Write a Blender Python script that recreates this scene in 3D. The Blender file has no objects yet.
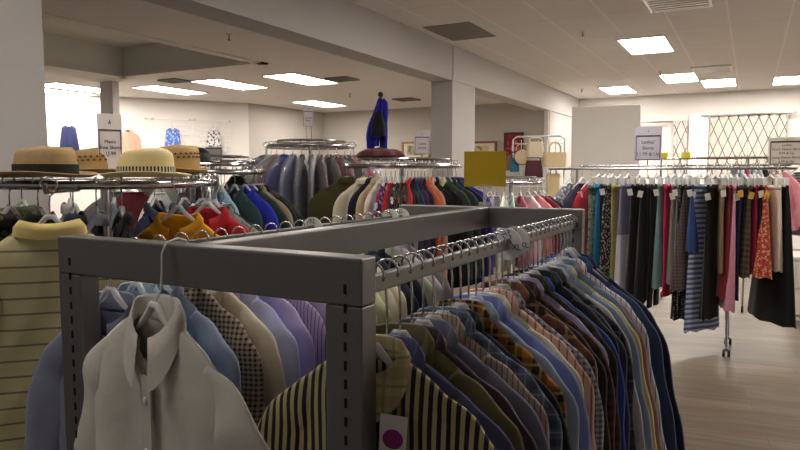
import bpy, bmesh, math, random
from mathutils import Vector, Matrix, noise
PI = math.pi
C = bpy.context.scene.collection
sc = bpy.context.scene
EYE = 1.6

# ------------------------------------------------------------------ camera
AZ = math.radians(28.3)
PITCH = math.atan(53 / 650)
cam = bpy.data.cameras.new('camera'); camo = bpy.data.objects.new('camera', cam); C.objects.link(camo)
cam.sensor_width = 36; cam.lens = 650 / 800 * 36; cam.clip_start = 0.02
camo.location = (0, 0, EYE)
camo.rotation_euler = (PI / 2 - PITCH, 0, AZ)
sc.camera = camo

# ------------------------------------------------------------------ materials
def lin(c):
    return tuple((v / 12.92 if v <= .04045 else ((v + .055) / 1.055) ** 2.4) for v in (x / 255 for x in c)) + (1,)
MC = {}
def newmat(name):
    m = bpy.data.materials.new(name); m.use_nodes = True
    nt = m.node_tree
    return m, nt, nt.nodes['Principled BSDF']
def solid(name, c, rough=.6, metal=0, spec=.5, noise=0, nscale=8, bump=0):
    if name in MC: return MC[name]
    m, nt, b = newmat(name)
    b.inputs['Base Color'].default_value = lin(c)
    b.inputs['Roughness'].default_value = rough
    b.inputs['Metallic'].default_value = metal
    b.inputs['Specular IOR Level'].default_value = spec
    tc = nt.nodes.new('ShaderNodeTexCoord'); n = nt.nodes.new('ShaderNodeTexNoise')
    n.inputs['Scale'].default_value = nscale; n.inputs['Detail'].default_value = 4
    nt.links.new(tc.outputs['Object'], n.inputs['Vector'])
    if noise:
        hs = nt.nodes.new('ShaderNodeHueSaturation'); hs.inputs['Color'].default_value = lin(c)
        mr = nt.nodes.new('ShaderNodeMapRange'); mr.inputs['To Min'].default_value = 1 - noise; mr.inputs['To Max'].default_value = 1 + noise
        nt.links.new(n.outputs['Fac'], mr.inputs['Value']); nt.links.new(mr.outputs['Result'], hs.inputs['Value'])
        nt.links.new(hs.outputs['Color'], b.inputs['Base Color'])
    if bump:
        bp = nt.nodes.new('ShaderNodeBump'); bp.inputs['Strength'].default_value = bump; bp.inputs['Distance'].default_value = .01
        nt.links.new(n.outputs['Fac'], bp.inputs['Height']); nt.links.new(bp.outputs['Normal'], b.inputs['Normal'])
    MC[name] = m
    return m
def mth(nt, op, a, b=None):
    n = nt.nodes.new('ShaderNodeMath'); n.operation = op
    for i, v in enumerate((a, b)):
        if v is None: continue
        if isinstance(v, (int, float)): n.inputs[i].default_value = v
        else: nt.links.new(v, n.inputs[i])
    return n.outputs[0]
def mixc(nt, f, a, b):
    n = nt.nodes.new('ShaderNodeMix'); n.data_type = 'RGBA'
    for i, v in ((0, f), (6, a), (7, b)):
        if isinstance(v, (int, float)): n.inputs[i].default_value = v
        elif isinstance(v, tuple): n.inputs[i].default_value = v
        else: nt.links.new(v, n.inputs[i])
    return n.outputs[2]
def fab(c1, pat='plain', c2=None, c3=None, p=.02, rough=.9):
    key = ('fab', c1, pat, c2, c3, p)
    if key in MC: return MC[key]
    m, nt, b = newmat('fabric_' + pat)
    L = nt.links
    tc = nt.nodes.new('ShaderNodeTexCoord'); sx = nt.nodes.new('ShaderNodeSeparateXYZ')
    L.new(tc.outputs['Object'], sx.inputs[0])
    X, Z = sx.outputs[0], sx.outputs[2]
    def stripe(v, per, duty): return mth(nt, 'LESS_THAN', mth(nt, 'FRACT', mth(nt, 'MULTIPLY', mth(nt, 'ADD', v, 5.003), 1 / per)), duty)
    c = lin(c1)
    if pat == 'vstripe': c = mixc(nt, stripe(X, p, .5), c, lin(c2))
    elif pat == 'hstripe': c = mixc(nt, stripe(Z, p, .5), c, lin(c2))
    elif pat == 'hline': c = mixc(nt, stripe(Z, p, .13), c, lin(c2))
    elif pat == 'pin': c = mixc(nt, stripe(X, p, .22), c, lin(c2))
    elif pat == 'check':
        c = mixc(nt, mth(nt, 'MULTIPLY', mth(nt, 'ADD', stripe(X, p, .45), stripe(Z, p, .45)), .5), c, lin(c2))
    elif pat == 'plaid':
        c = mixc(nt, mth(nt, 'MULTIPLY', mth(nt, 'ADD', stripe(X, p, .42), stripe(Z, p, .42)), .45), c, lin(c2))
        if c3: c = mixc(nt, mth(nt, 'MULTIPLY', mth(nt, 'MAXIMUM', stripe(mth(nt, 'ADD', X, p * .3), p, .1), stripe(mth(nt, 'ADD', Z, p * .3), p, .1)), .4), c, lin(c3))
    elif pat in ('floral', 'dots'):
        v = nt.nodes.new('ShaderNodeTexVoronoi'); v.inputs['Scale'].default_value = 1 / p
        v.inputs['Randomness'].default_value = 1 if pat == 'floral' else .25
        L.new(tc.outputs['Object'], v.inputs['Vector'])
        c = mixc(nt, mth(nt, 'LESS_THAN', v.outputs['Distance'], .42 if pat == 'floral' else .3), c, lin(c2))
        if c3:
            n2 = nt.nodes.new('ShaderNodeTexNoise'); n2.inputs['Scale'].default_value = .8 / p
            L.new(tc.outputs['Object'], n2.inputs['Vector'])
            c = mixc(nt, mth(nt, 'GREATER_THAN', n2.outputs['Fac'], .58), c, lin(c3))
    elif pat == 'tier':   # colour change below a seam
        c = mixc(nt, mth(nt, 'LESS_THAN', Z, -p), c, lin(c2))
    n = nt.nodes.new('ShaderNodeTexNoise'); n.inputs['Scale'].default_value = 14; n.inputs['Detail'].default_value = 3
    L.new(tc.outputs['Object'], n.inputs['Vector'])
    mr = nt.nodes.new('ShaderNodeMapRange'); mr.inputs['To Min'].default_value = .88; mr.inputs['To Max'].default_value = 1.12
    L.new(n.outputs['Fac'], mr.inputs['Value'])
    hs = nt.nodes.new('ShaderNodeHueSaturation')
    if isinstance(c, tuple): hs.inputs['Color'].default_value = c
    else: L.new(c, hs.inputs['Color'])
    L.new(mr.outputs['Result'], hs.inputs['Value'])
    L.new(hs.outputs['Color'], b.inputs['Base Color'])
    bp = nt.nodes.new('ShaderNodeBump'); bp.inputs['Strength'].default_value = .35; bp.inputs['Distance'].default_value = .012
    L.new(n.outputs['Fac'], bp.inputs['Height']); L.new(bp.outputs['Normal'], b.inputs['Normal'])
    b.inputs['Roughness'].default_value = rough
    b.inputs['Specular IOR Level'].default_value = .25
    b.inputs['Sheen Weight'].default_value = .15
    MC[key] = m
    return m
def clear(name, alpha, c=(235, 238, 240), rough=.15):
    if name in MC: return MC[name]
    m, nt, b = newmat(name)
    b.inputs['Base Color'].default_value = lin(c); b.inputs['Roughness'].default_value = rough
    b.inputs['Specular IOR Level'].default_value = .8
    t = nt.nodes.new('ShaderNodeBsdfTransparent'); mx = nt.nodes.new('ShaderNodeMixShader')
    mx.inputs[0].default_value = alpha
    nt.links.new(t.outputs[0], mx.inputs[1]); nt.links.new(b.outputs[0], mx.inputs[2])
    nt.links.new(mx.outputs[0], nt.nodes['Material Output'].inputs['Surface'])
    MC[name] = m
    return m
def emit(name, c, s):
    m, nt, b = newmat(name)
    b.inputs['Base Color'].default_value = lin(c); b.inputs['Emission Color'].default_value = lin(c); b.inputs['Emission Strength'].default_value = s
    return m

M_steel = solid('satin_grey_steel', (128, 127, 127), .36, .65, .5, .03, 30)
M_slot = solid('slot_dark', (14, 13, 13), .9)
M_chrome = solid('chrome', (205, 205, 208), .16, 1)
M_darkchrome = solid('dull_chrome', (150, 150, 152), .28, 1)
M_hook = solid('hook_steel', (200, 202, 206), .2, 1)
M_clear = clear('clear_plastic', .45)
M_film = clear('garment_film', .2, (232, 236, 240), .12)
M_acrylic = clear('clear_acrylic', .3)
M_frost = clear('frosted_plastic', .85, (236, 236, 234), .3)
M_disc = solid('white_plastic', (226, 226, 224), .4)
M_ink = solid('ink', (60, 58, 66), .8)
M_paper = solid('paper', (235, 230, 226), .8)
M_black = solid('black_plastic', (20, 20, 21), .5)
M_white = solid('white_hanger_plastic', (232, 232, 230), .4)
M_rubber = solid('rubber', (28, 27, 26), .8)

# ------------------------------------------------------------------ mesh helpers
class MB:
    def __init__(s): s.v = []; s.f = []
    def add(s, vs, fs):
        o = len(s.v); s.v += [tuple(v) for v in vs]; s.f += [tuple(i + o for i in f) for f in fs]; return s
    def box(s, c, d, rz=0):
        x, y, z = d[0] / 2, d[1] / 2, d[2] / 2
        cs, sn = math.cos(rz), math.sin(rz)
        vs = [(c[0] + a * x * cs - b * y * sn, c[1] + a * x * sn + b * y * cs, c[2] + e * z) for a in (-1, 1) for b in (-1, 1) for e in (-1, 1)]
        return s.add(vs, [(0, 1, 3, 2), (4, 6, 7, 5), (0, 4, 5, 1), (2, 3, 7, 6), (0, 2, 6, 4), (1, 5, 7, 3)])
    def tube(s, pts, r, n=8, close=False, cap=True):
        pts = [Vector(p) for p in pts]; N = len(pts); vs = []; fs = []
        up = None
        for i, p in enumerate(pts):
            if close: t = pts[(i + 1) % N] - pts[i - 1]
            else: t = pts[min(i + 1, N - 1)] - pts[max(i - 1, 0)]
            t.normalize()
            if up is None:
                up = Vector((0, 0, 1)) if abs(t.z) < .9 else Vector((0, 1, 0))
            a = up - t * up.dot(t)
            if a.length < 1e-4: a = Vector((1, 0, 0)) - t * t.x
            a.normalize(); up = a; b = t.cross(a)
            rr = r[i] if isinstance(r, (list, tuple)) else r
            for k in range(n):
                th = 2 * PI * k / n; q = p + a * rr * math.cos(th) + b * rr * math.sin(th); vs.append(q)
        for i in range(N if close else N - 1):
            j = (i + 1) % N
            for k in range(n):
                l = (k + 1) % n; fs.append((i * n + k, i * n + l, j * n + l, j * n + k))
        if cap and not close:
            fs.append(tuple(range(n - 1, -1, -1))); fs.append(tuple(range((N - 1) * n, N * n)))
        return s.add(vs, fs)
    def lathe(s, prof, c=(0, 0, 0), n=28, sx=1, sy=1, wob=0, k=0):
        vs = []; fs = []; m = len(prof)
        for i in range(n):
            th = 2 * PI * i / n
            for (r, z) in prof:
                rr = r * (1 + wob * math.sin(k * th + z * 40))
                vs.append((c[0] + rr * sx * math.cos(th), c[1] + rr * sy * math.sin(th), c[2] + z))
        for i in range(n):
            j = (i + 1) % n
            for q in range(m - 1): fs.append((i * m + q, j * m + q, j * m + q + 1, i * m + q + 1))
        return s.add(vs, fs)
    def mesh(s, name, smooth=True, merge=0):
        me = bpy.data.meshes.new(name); me.from_pydata(s.v, [], s.f)
        bm = bmesh.new(); bm.from_mesh(me)
        if merge: bmesh.ops.remove_doubles(bm, verts=bm.verts, dist=merge)
        bmesh.ops.recalc_face_normals(bm, faces=bm.faces)
        bm.to_mesh(me); bm.free()
        if smooth:
            for p in me.polygons: p.use_smooth = True
        return me
    def build(s, name, mat, parent=None, smooth=True, merge=0, bevel=0, auto=True):
        me = s.mesh(name, smooth, merge); me.materials.append(mat)
        o = bpy.data.objects.new(name, me); C.objects.link(o)
        if parent: o.parent = parent
        if bevel:
            b = o.modifiers.new('bevel', 'BEVEL'); b.width = bevel; b.segments = 2; b.limit_method = 'ANGLE'
        if smooth and auto:
            try: me.set_sharp_from_angle(angle=math.radians(42))
            except Exception: pass
        return o
def use(name, me, mat, parent):
    """object sharing a cached mesh, with its own material in an object-level slot"""
    if not me.materials: me.materials.append(None)
    o = bpy.data.objects.new(name, me); C.objects.link(o); o.parent = parent
    o.material_slots[0].link = 'OBJECT'; o.material_slots[0].material = mat
    return o
def tag(o, label=None, cat=None, group=None, kind=None):
    if label: o['label'] = label
    if cat: o['category'] = cat
    if group: o['group'] = group
    if kind: o['kind'] = kind
    return o
def thing(name, label, cat, loc=(0, 0, 0), rz=0, group=None):
    o = bpy.data.objects.new(name, None); C.objects.link(o); o.empty_display_size = .1
    o.location = loc; o.rotation_euler = (0, 0, rz)
    return tag(o, label, cat, group)
def struct(mb, name, mat, label=None, smooth=False, bevel=0):
    o = mb.build(name, mat, smooth=smooth, bevel=bevel); o['kind'] = 'structure'
    if label: o['label'] = label; o['category'] = name.split('_')[0]
    return o
def lettering(lines, parent, mat, size, origin, rot, name='lettering', lead=1.25, align='CENTER'):
    cu = bpy.data.curves.new(name, 'FONT'); cu.body = '\n'.join(lines); cu.size = size; cu.align_x = align; cu.align_y = 'CENTER'
    cu.space_line = lead; cu.extrude = .0004; cu.resolution_u = 3
    t = bpy.data.objects.new(name, cu); C.objects.link(t)
    bpy.context.view_layer.update()
    dg = bpy.context.evaluated_depsgraph_get()
    me = bpy.data.meshes.new_from_object(t.evaluated_get(dg)); bpy.data.objects.remove(t)
    me.materials.clear(); me.materials.append(mat)
    o = bpy.data.objects.new(name, me); C.objects.link(o); o.parent = parent; o.location = origin; o.rotation_euler = rot
    return o

# ------------------------------------------------------------------ room shell
def room_mats():
    def paint(name, c, ns=3):
        return solid(name, c, .85, 0, .2, .025, ns, .03)
    # wood laminate planks running along X
    m, nt, b = newmat('laminate_floor')
    tc = nt.nodes.new('ShaderNodeTexCoord')
    br = nt.nodes.new('ShaderNodeTexBrick'); br.inputs['Scale'].default_value = 1
    br.inputs['Brick Width'].default_value = 1.2; br.inputs['Row Height'].default_value = .15; br.inputs['Mortar Size'].default_value = .003
    br.inputs['Color1'].default_value = lin((120, 107, 91)); br.inputs['Color2'].default_value = lin((96, 85, 72)); br.inputs['Mortar'].default_value = lin((96, 84, 70))
    br.offset = .37
    mp = nt.nodes.new('ShaderNodeMapping'); mp.inputs['Rotation'].default_value = (0, 0, math.radians(-8))
    nt.links.new(tc.outputs['Object'], mp.inputs[0]); nt.links.new(mp.outputs[0], br.inputs['Vector'])
    mp2 = nt.nodes.new('ShaderNodeMapping'); mp2.inputs['Scale'].default_value = (1.2, 16, 1)
    n = nt.nodes.new('ShaderNodeTexNoise'); n.inputs['Scale'].default_value = 1.6; n.inputs['Detail'].default_value = 6
    nt.links.new(mp.outputs[0], mp2.inputs[0]); nt.links.new(mp2.outputs[0], n.inputs['Vector'])
    mr = nt.nodes.new('ShaderNodeMapRange'); mr.inputs['From Min'].default_value = .3; mr.inputs['From Max'].default_value = .7
    mr.inputs['To Min'].default_value = .68; mr.inputs['To Max'].default_value = 1.2
    nt.links.new(n.outputs['Fac'], mr.inputs['Value'])
    hs = nt.nodes.new('ShaderNodeHueSaturation'); nt.links.new(br.outputs['Color'], hs.inputs['Color']); nt.links.new(mr.outputs['Result'], hs.inputs['Value'])
    nt.links.new(hs.outputs['Color'], b.inputs['Base Color']); b.inputs['Roughness'].default_value = .42
    floor = m
    # acoustic tile ceiling with light T-bar grid
    m, nt, b = newmat('ceiling_tile')
    tc = nt.nodes.new('ShaderNodeTexCoord'); sx = nt.nodes.new('ShaderNodeSeparateXYZ'); nt.links.new(tc.outputs['Object'], sx.inputs[0])
    def gl(v, off, per, w): return mth(nt, 'LESS_THAN', mth(nt, 'FRACT', mth(nt, 'MULTIPLY', mth(nt, 'ADD', v, off), 1 / per)), w / per)
    g1 = gl(sx.outputs[0], 60 * .61 + .30, .61, .022); g2 = gl(sx.outputs[1], 1.0, 1.22, .012)
    n = nt.nodes.new('ShaderNodeTexNoise'); n.inputs['Scale'].default_value = 120; nt.links.new(tc.outputs['Object'], n.inputs['Vector'])
    base = mixc(nt, n.outputs['Fac'], lin((226, 221, 216)), lin((238, 233, 228)))
    c = mixc(nt, mth(nt, 'MULTIPLY', g2, .5), base, lin((172, 164, 156)))
    c = mixc(nt, mth(nt, 'MULTIPLY', g1, .7), c, lin((250, 247, 243)))
    nt.links.new(c, b.inputs['Base Color']); b.inputs['Roughness'].default_value = .95; b.inputs['Specular IOR Level'].default_value = .1
    return floor, m, paint
M_floor, M_tile, paint = room_mats()
M_wall = paint('wall_paint', (186, 180, 173))
M_wallw = paint('wall_white_paint', (226, 222, 216))
M_col = paint('column_paint', (196, 193, 191))
M_ceil = paint('ceiling_paint', (232, 227, 222))
M_tray = paint('tray_paint', (228, 229, 224))
M_trim = solid('white_trim', (232, 230, 226), .6)

ZL, ZR = 3.05, 3.34
BX0, BX1 = -4.0, -3.68
struct(MB().box((-3.2, 7.2, -.05), (17.6, 21.5, .1)), 'floor', M_floor)
struct(MB().box((.5, 7.2, ZR + .05), (8.8, 21.5, .1)), 'ceiling_right', M_tile)
# left ceiling around the raised tray
TX0, TX1, TY0, TY1 = -8.5, -5.8, -2.0, 6.86
mb = MB()
H = .1
for x0, x1, y0, y1 in ((-12, TX0, -3.5, 14), (TX1, BX0, -3.5, 14), (TX0, TX1, TY1, 14), (TX0, TX1, -3.5, TY0)):
    mb.box(((x0 + x1) / 2, (y0 + y1) / 2, ZL + H / 2), (x1 - x0, y1 - y0, H))
struct(mb, 'ceiling_left', M_ceil)
mb = MB(); t = .05; zt = ZL + .42
mb.box((TX0 - t / 2, (TY0 + TY1) / 2, ZL + .1 + .17), (t, TY1 - TY0, .34)); mb.box((TX1 + t / 2, (TY0 + TY1) / 2, ZL + .1 + .17), (t, TY1 - TY0, .34))
mb.box(((TX0 + TX1) / 2, TY1 + t / 2, ZL + .1 + .17), (TX1 - TX0 + .1, t, .34)); mb.box(((TX0 + TX1) / 2, TY0 - t / 2, ZL + .27), (TX1 - TX0 + .1, t, .34))
mb.box(((TX0 + TX1) / 2, (TY0 + TY1) / 2, zt + .04), (TX1 - TX0 + .1, TY1 - TY0 + .1, .06))
struct(mb, 'ceiling_tray', M_tray)
# moulding lip round the tray opening
mb = MB()
for x, y, dx, dy in ((TX0, (TY0 + TY1) / 2, .14, TY1 - TY0 + .14), (TX1, (TY0 + TY1) / 2, .14, TY1 - TY0 + .14), ((TX0 + TX1) / 2, TY1, TX1 - TX0 + .14, .14)):
    mb.box((x, y, ZL - .006), (dx, dy, .024))
struct(mb, 'trim_1', M_ceil)
# beam + columns
struct(MB().box(((BX0 + BX1) / 2, 6.2, (2.86 + ZR) / 2), (BX1 - BX0, 19.4, ZR - 2.86)), 'beam', M_col)
struct(MB().box(((BX0 + BX1) / 2 , 8.78, 1.43), (BX1 - BX0 + .004, .84, 2.86)).box((BX1 + .006, 8.78, 3.1), (.012, .84, .48)), 'column_middle', M_col, bevel=.004)
struct(MB().box(((BX0 + BX1) / 2, 2.01, 1.43), (BX1 - BX0 + .004, .83, 2.86)), 'column_near', M_col)
struct(MB().box((-9.2, 7.16, ZL / 2), (.3, .12, ZL)), 'column_far', M_col)
# walls
def wall(name, a, b, z1, mat, th=.12, z0=0):
    a = Vector(a + (0,)); b = Vector(b + (0,)); d = b - a; L = d.length; n = Vector((-d.y, d.x, 0)).normalized()
    c = (a + b) / 2 + n * th / 2
    return struct(MB().box((c.x, c.y, (z0 + z1) / 2), (L, th, z1 - z0), math.atan2(d.y, d.x)), name, mat)
wall('wall_back_left', (-3.68, 13.3), (-9.3, 13.3), ZL, M_wall, -.12)
wall('wall_left', (-9.3, 13.4), (-9.4, 10.7), ZL, M_wall, -.12)
wall('wall_left_slanted', (-9.4, 10.7), (-11.9, 7.0), ZL, M_wallw, -.12)
wall('wall_left_near', (-11.9, 7.0), (-11.9, -3.4), ZL, M_wall, -.12)
wall('wall_back_side', (-3.7, 15.9), (-3.7, 13.3), 2.86, M_col, -.1)
wall('wall_back', (4.8, 15.9), (-3.7, 15.9), ZR, M_wallw, -.12)
wall('wall_right', (4.85, -3.4), (4.85, 16), ZR, M_wallw, -.12)
struct(MB().box((-3.735, 13.27, 1.43), (.09, .03, 2.86)), 'trim_2', M_trim)
struct(MB().box((.57, 15.86, .05), (8.4, .03, .1)), 'baseboard_back', M_trim)
# fitting-room partition
struct(MB().box((-1.74, 9.04, 1.24), (.88, .08, 2.48)), 'partition', paint('partition_paint', (248, 244, 238)), bevel=.004)

# ------------------------------------------------------------------ lights
WARM = (255, 246, 236)
M_diff = emit('troffer_diffuser', WARM, 30.0); M_dim = emit('dimmed_diffuser', WARM, 14.0)  # second one: emission turned down for the near panels, keeps the foreground darker
M_lframe = solid('light_frame', (225, 222, 216), .6)
def ceiling_light(x, y, z, label, mat=None):
    o = thing('ceiling_light', label, 'ceiling light', (x, y, z), 0, 'fluorescent ceiling panels')
    w, l = .59, 1.2
    f = MB()
    for dx, dy, a, b in ((-w / 2, 0, .025, l), (w / 2, 0, .025, l), (0, -l / 2, w, .025), (0, l / 2, w, .025)):
        f.box((dx, dy, -.008), (a, b, .016))
    f.build('frame', M_lframe, o, smooth=False)
    MB().box((0, 0, -.004), (w - .03, l - .03, .006)).build('diffuser', mat or M_diff, o, smooth=False)
LL = [(-6.24, 8.36, 'bright ceiling panel nearest the middle column, left of the beam'),
      (-7.63, 8.27, 'second bright ceiling panel left of the beam, beside the round vent row'),
      (-9.1, 8.35, 'bright ceiling panel just right of the small far column'),
      (-10.25, 7.35, 'bright ceiling panel just left of the small far column'),
      (-11.1, 7.55, 'bright ceiling panel in the far left corner above the white wall'),
      (-8.12, 11.5, 'bright ceiling panel above the bagged clothes rack, near the back wall')]
for x, y, l in LL: ceiling_light(x, y, ZL, l)
LR = [(-1.33, 9.63, 'largest bright ceiling panel on the tiled ceiling in front of the fitting room'),
      (-1.23, 13.2, 'small bright ceiling panel beside the chrome vent, on the tiled ceiling'),
      (-.62, 14.3, 'bright ceiling panel behind the chrome vent near the back wall'),
      (-2.55, 14.5, 'bright ceiling panel above the white partition near the back wall'),
      (.6, 14.5, 'bright ceiling panel above the patterned curtains on the right'),
      (-1.33, 5.98, 'bright ceiling panel outside the picture above the middle of the shop'),
      (-1.33, 2.33, 'bright ceiling panel outside the picture above the grey rack'),
      (-2.55, .3, 'added fill panel outside the picture in front of the straw hats'),  # unseen panel, added to brighten the hats, polo and front-facing sides
      (1.85, 6.0, 'bright ceiling panel outside the picture to the right of the skirts rack'),
      (1.85, 10.0, 'bright ceiling panel outside the picture over the right aisle'),
      (3.6, 7.6, 'bright ceiling panel outside the picture by the right wall')]
for x, y, l in LR: ceiling_light(x, y, ZR, l, M_dim if y < 3 else None)
# vents
def vent(x, y, z, w, l, label, mat, slats=6):
    o = thing('ceiling_vent', label, 'ceiling vent', (x, y, z), 0, 'ceiling vents')
    f = MB()
    for dx, dy, a, b in ((-w / 2, 0, .03, l + .03), (w / 2, 0, .03, l + .03), (0, -l / 2, w, .03), (0, l / 2, w, .03)): f.box((dx, dy, -.012), (a, b, .024))
    f.build('frame', mat, o, smooth=False)
    MB().box((0, 0, -.003), (w - .02, l - .02, .005)).build('backing', M_slot, o, smooth=False)
    s = MB()
    for k in range(slats):
        s.box((0, -l / 2 + l * (k + .5) / slats, -.014), (w - .03, l / slats * .45, .012))
    s.build('louvre', mat, o, smooth=False)
M_ventg = solid('vent_grey', (128, 122, 114), .7)
M_ventm = solid('vent_metal', (205, 200, 194), .3, .6)
vent(-.72, 7.35, ZR, .58, .58, 'chrome slatted vent at the top edge of the tiled ceiling', M_ventm)
vent(-.65, 12.3, ZR, .58, .6, 'chrome slatted vent between the bright panels near the back wall', M_ventm)
o = tag(MB().box((-3.25, 7.62, ZR - .004), (.6, .9, .008)).build('ceiling_return_grille', M_ventg, smooth=False), 'flat grey grille panel on the ceiling beside the middle column', 'ceiling vent')
vent(-8.1, 7.5, ZL, .36, .3, 'small grey vent between the ceiling panels left of the beam', M_ventg, 4)
vent(-5.65, 8.6, ZL, .36, .36, 'grey vent right of the ceiling panel by the middle column', M_ventg, 4)
vent(-6.1, 11.6, ZL, .4, .4, 'grey vent over the maroon topped rack near the back wall', M_ventg, 4)
def sprinkler(x, y, z, label):
    o = thing('ceiling_sprinkler', label, 'sprinkler', (x, y, z), 0, 'ceiling sprinkler heads')
    MB().lathe([(.0, 0), (.035, 0), (.03, -.012), (.012, -.016), (0, -.016)], n=14).build('escutcheon', M_ventm, o)
    MB().tube([(0, 0, -.014), (0, 0, -.06)], .008, 8).lathe([(0, -.06), (.02, -.06), (.02, -.066), (0, -.066)], n=12).build('nozzle', M_ventg, o)
sprinkler(-4.9, 5.3, ZL, 'small sprinkler head on the ceiling between the tray and the beam')
sprinkler(-1.9, 8.3, ZR, 'small sprinkler head on the tiles left of the largest panel')
sprinkler(-3.2, 14.0, ZR, 'small sprinkler head above the far end of the beam')
sprinkler(-1.45, 12.2, ZR, 'small sprinkler head just in front of the small bright panel')
sprinkler(-6.6, 10.3, ZL, 'small sprinkler head near the back wall left of the beam')

# ------------------------------------------------------------------ garments (local: hanger plane = XZ, origin on the bar, front = -Y)
GM = {}
def cached(key, fn):
    if key not in GM: GM[key] = fn()
    return GM[key]
def shz(a, nw, slope, curv):      # drop of the shoulder line at distance a from the neck
    d = max(0, a - nw); return slope * d + curv * d * d
def torso(key, sw=.18, cw=.205, hw=.222, L=.72, drop=.12, slope=.42, T=.02, nw=.062, scoop=.07, nx=14, nz=12, fold=.006, tail=.03, curv=3.6, wr=0):
    def fn():
        rnd = random.Random(repr(key)); ph = [rnd.uniform(0, 6.28) for _ in range(6)]; k1 = rnd.uniform(16, 24); k2 = rnd.uniform(34, 46)
        mb = MB(); W = nx + 1
        for side in (-1, 1):
            vs = []
            for j in range(nz + 1):
                v = (j / nz) ** 1.25
                wv = sw + (cw - sw) * min(1, v / .28) + (hw - cw) * max(0, (v - .28) / .72)
                for i in range(nx + 1):
                    s = -1 + 2 * i / nx; x0 = s * sw; x = s * wv
                    a = abs(x0)
                    zt = -drop - shz(a, nw, slope, curv)
                    inn = a < nw
                    if inn: zt -= (scoop if side < 0 else .012) * (1 - (x0 / nw) ** 2)
                    z = zt + (-drop - L + tail * s * s - zt) * v
                    prof = math.sqrt(max(0, 1 - abs(s) ** 3))
                    y = T * prof * min(1, v / .12) ** .5
                    if inn: y = max(y, T * 1.0 * math.sqrt(max(0, 1 - (x0 / nw) ** 2)))
                    if j == 0 and not inn: y = 0
                    fl = fold * min(1, v * 2.2) * (1 - s ** 4)
                    y = side * y + fl * (math.sin(k1 * x + ph[0] + 3 * v) + .6 * math.sin(k2 * x + ph[1] - 4 * v) + .5 * math.sin(9 * z + ph[2]))
                    if wr:
                        nv = noise.noise(Vector((x * 7 + ph[3] * 9, z * 4 - x * 3 * side, side * 2 + ph[4]))) + .5 * noise.noise(Vector((x * 17 + z * 8, z * 9 + ph[5], side)))
                        y += wr * nv * min(1, v * 5 + .15) * (1 - s ** 6)
                    vs.append((x, y, z))
            fs = [(j * W + i, j * W + i + 1, (j + 1) * W + i + 1, (j + 1) * W + i) for j in range(nz) for i in range(nx)]
            mb.add(vs, fs)
        return mb.mesh('body', True, .0006)
    return cached(('torso', key), fn)
def spline(P, per):
    out = []
    for i in range(len(P) - 1):
        p0 = P[max(i - 1, 0)]; p1 = P[i]; p2 = P[i + 1]; p3 = P[min(i + 2, len(P) - 1)]
        for k in range(per):
            t = k / per
            out.append(tuple(.5 * (2 * b + (c - a) * t + (2 * a - 5 * b + 4 * c - d) * t * t + (3 * b - a - 3 * c + d) * t ** 3) for a, b, c, d in zip(p0, p1, p2, p3)))
    out.append(P[-1]); return out
def sleeve(key, side, L=.56, sw=.18, drop=.12, slope=.42, nw=.062, T=.02, w0=.072, w1=.05, n=10, rings=9, out=.05, curv=3.6, wr=0):
    def fn():
        rnd = random.Random(repr(key) + str(side)); ph = rnd.uniform(0, 6)
        zs = lambda q: -drop - shz(q, nw, slope, curv)
        zt = zs(sw)
        # x, z, width across, thickness
        ctl = [(sw - .07, zs(sw - .07) - .03, .02, .35), (sw - .035, zs(sw - .035) - .036, .034, .75), (sw - .004, zt - .044, .05, 1), (sw + .012, zt - .1, w0 * .95, 1)]
        m = 4
        for k in range(1, m + 1):
            f = k / m; ctl.append((sw + .012 + out * f, zt - .1 - (L - .1) * f, w0 + (w1 - w0) * f, 1 - .15 * f))
        P = spline(ctl, 2 if rings < 10 else 4)
        vs = []; fs = []
        for i, (px, pz, w, th) in enumerate(P):
            a = P[max(i - 1, 0)]; b = P[min(i + 1, len(P) - 1)]
            tx, tz = b[0] - a[0], b[1] - a[1]; l = math.hypot(tx, tz); tx /= l; tz /= l
            nx_, nz_ = tz, -tx
            f = i / (len(P) - 1)
            w *= 1 + .05 * math.sin(i * .9 + ph)
            for k in range(n):
                t = 2 * PI * k / n
                x = px + nx_ * w * math.cos(t); z = pz + nz_ * w * math.cos(t); y = T * th * math.sin(t)
                if wr: y += wr * f * (noise.noise(Vector((x * 9 + ph, z * 8 + x * 12, side))) + .5 * noise.noise(Vector((x * 20, z * 22, ph))))
                vs.append((x, y + .003 * math.sin(i * .8 + ph), z))
        R = len(P)
        for i in range(R - 1):
            for k in range(n): fs.append((i * n + k, i * n + (k + 1) % n, (i + 1) * n + (k + 1) % n, (i + 1) * n + k))
        fs.append(tuple(range(n)))
        if side < 0: vs = [(-x, y, z) for x, y, z in vs]
        return MB().add(vs, fs).mesh('sleeve')
    return cached(('sleeve', key, side), fn)
def cuff(key, side, L=.56, sw=.18, drop=.12, slope=.42, nw=.062, T=.02, w1=.05, out=.05, n=10, curv=3.6):
    def fn():
        zt = -drop - shz(sw, nw, slope, curv); x = sw + .012 + out; mb = MB(); vs = []
        for q, (dz, s) in enumerate(((.006, 1.06), (-.03, 1.08), (-.06, 1.05), (-.06, .9), (0, .9))):
            for k in range(n):
                t = 2 * PI * k / n; vs.append((side * (x + w1 * s * math.cos(t)), T * .95 * s * math.sin(t), zt - L + dz))
        mb.add(vs, [(i * n + k, i * n + (k + 1) % n, (i + 1) * n + (k + 1) % n, (i + 1) * n + k) for i in range(4) for k in range(n)])
        return mb.mesh('cuff')
    return cached(('cuff', key, side), fn)
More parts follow.
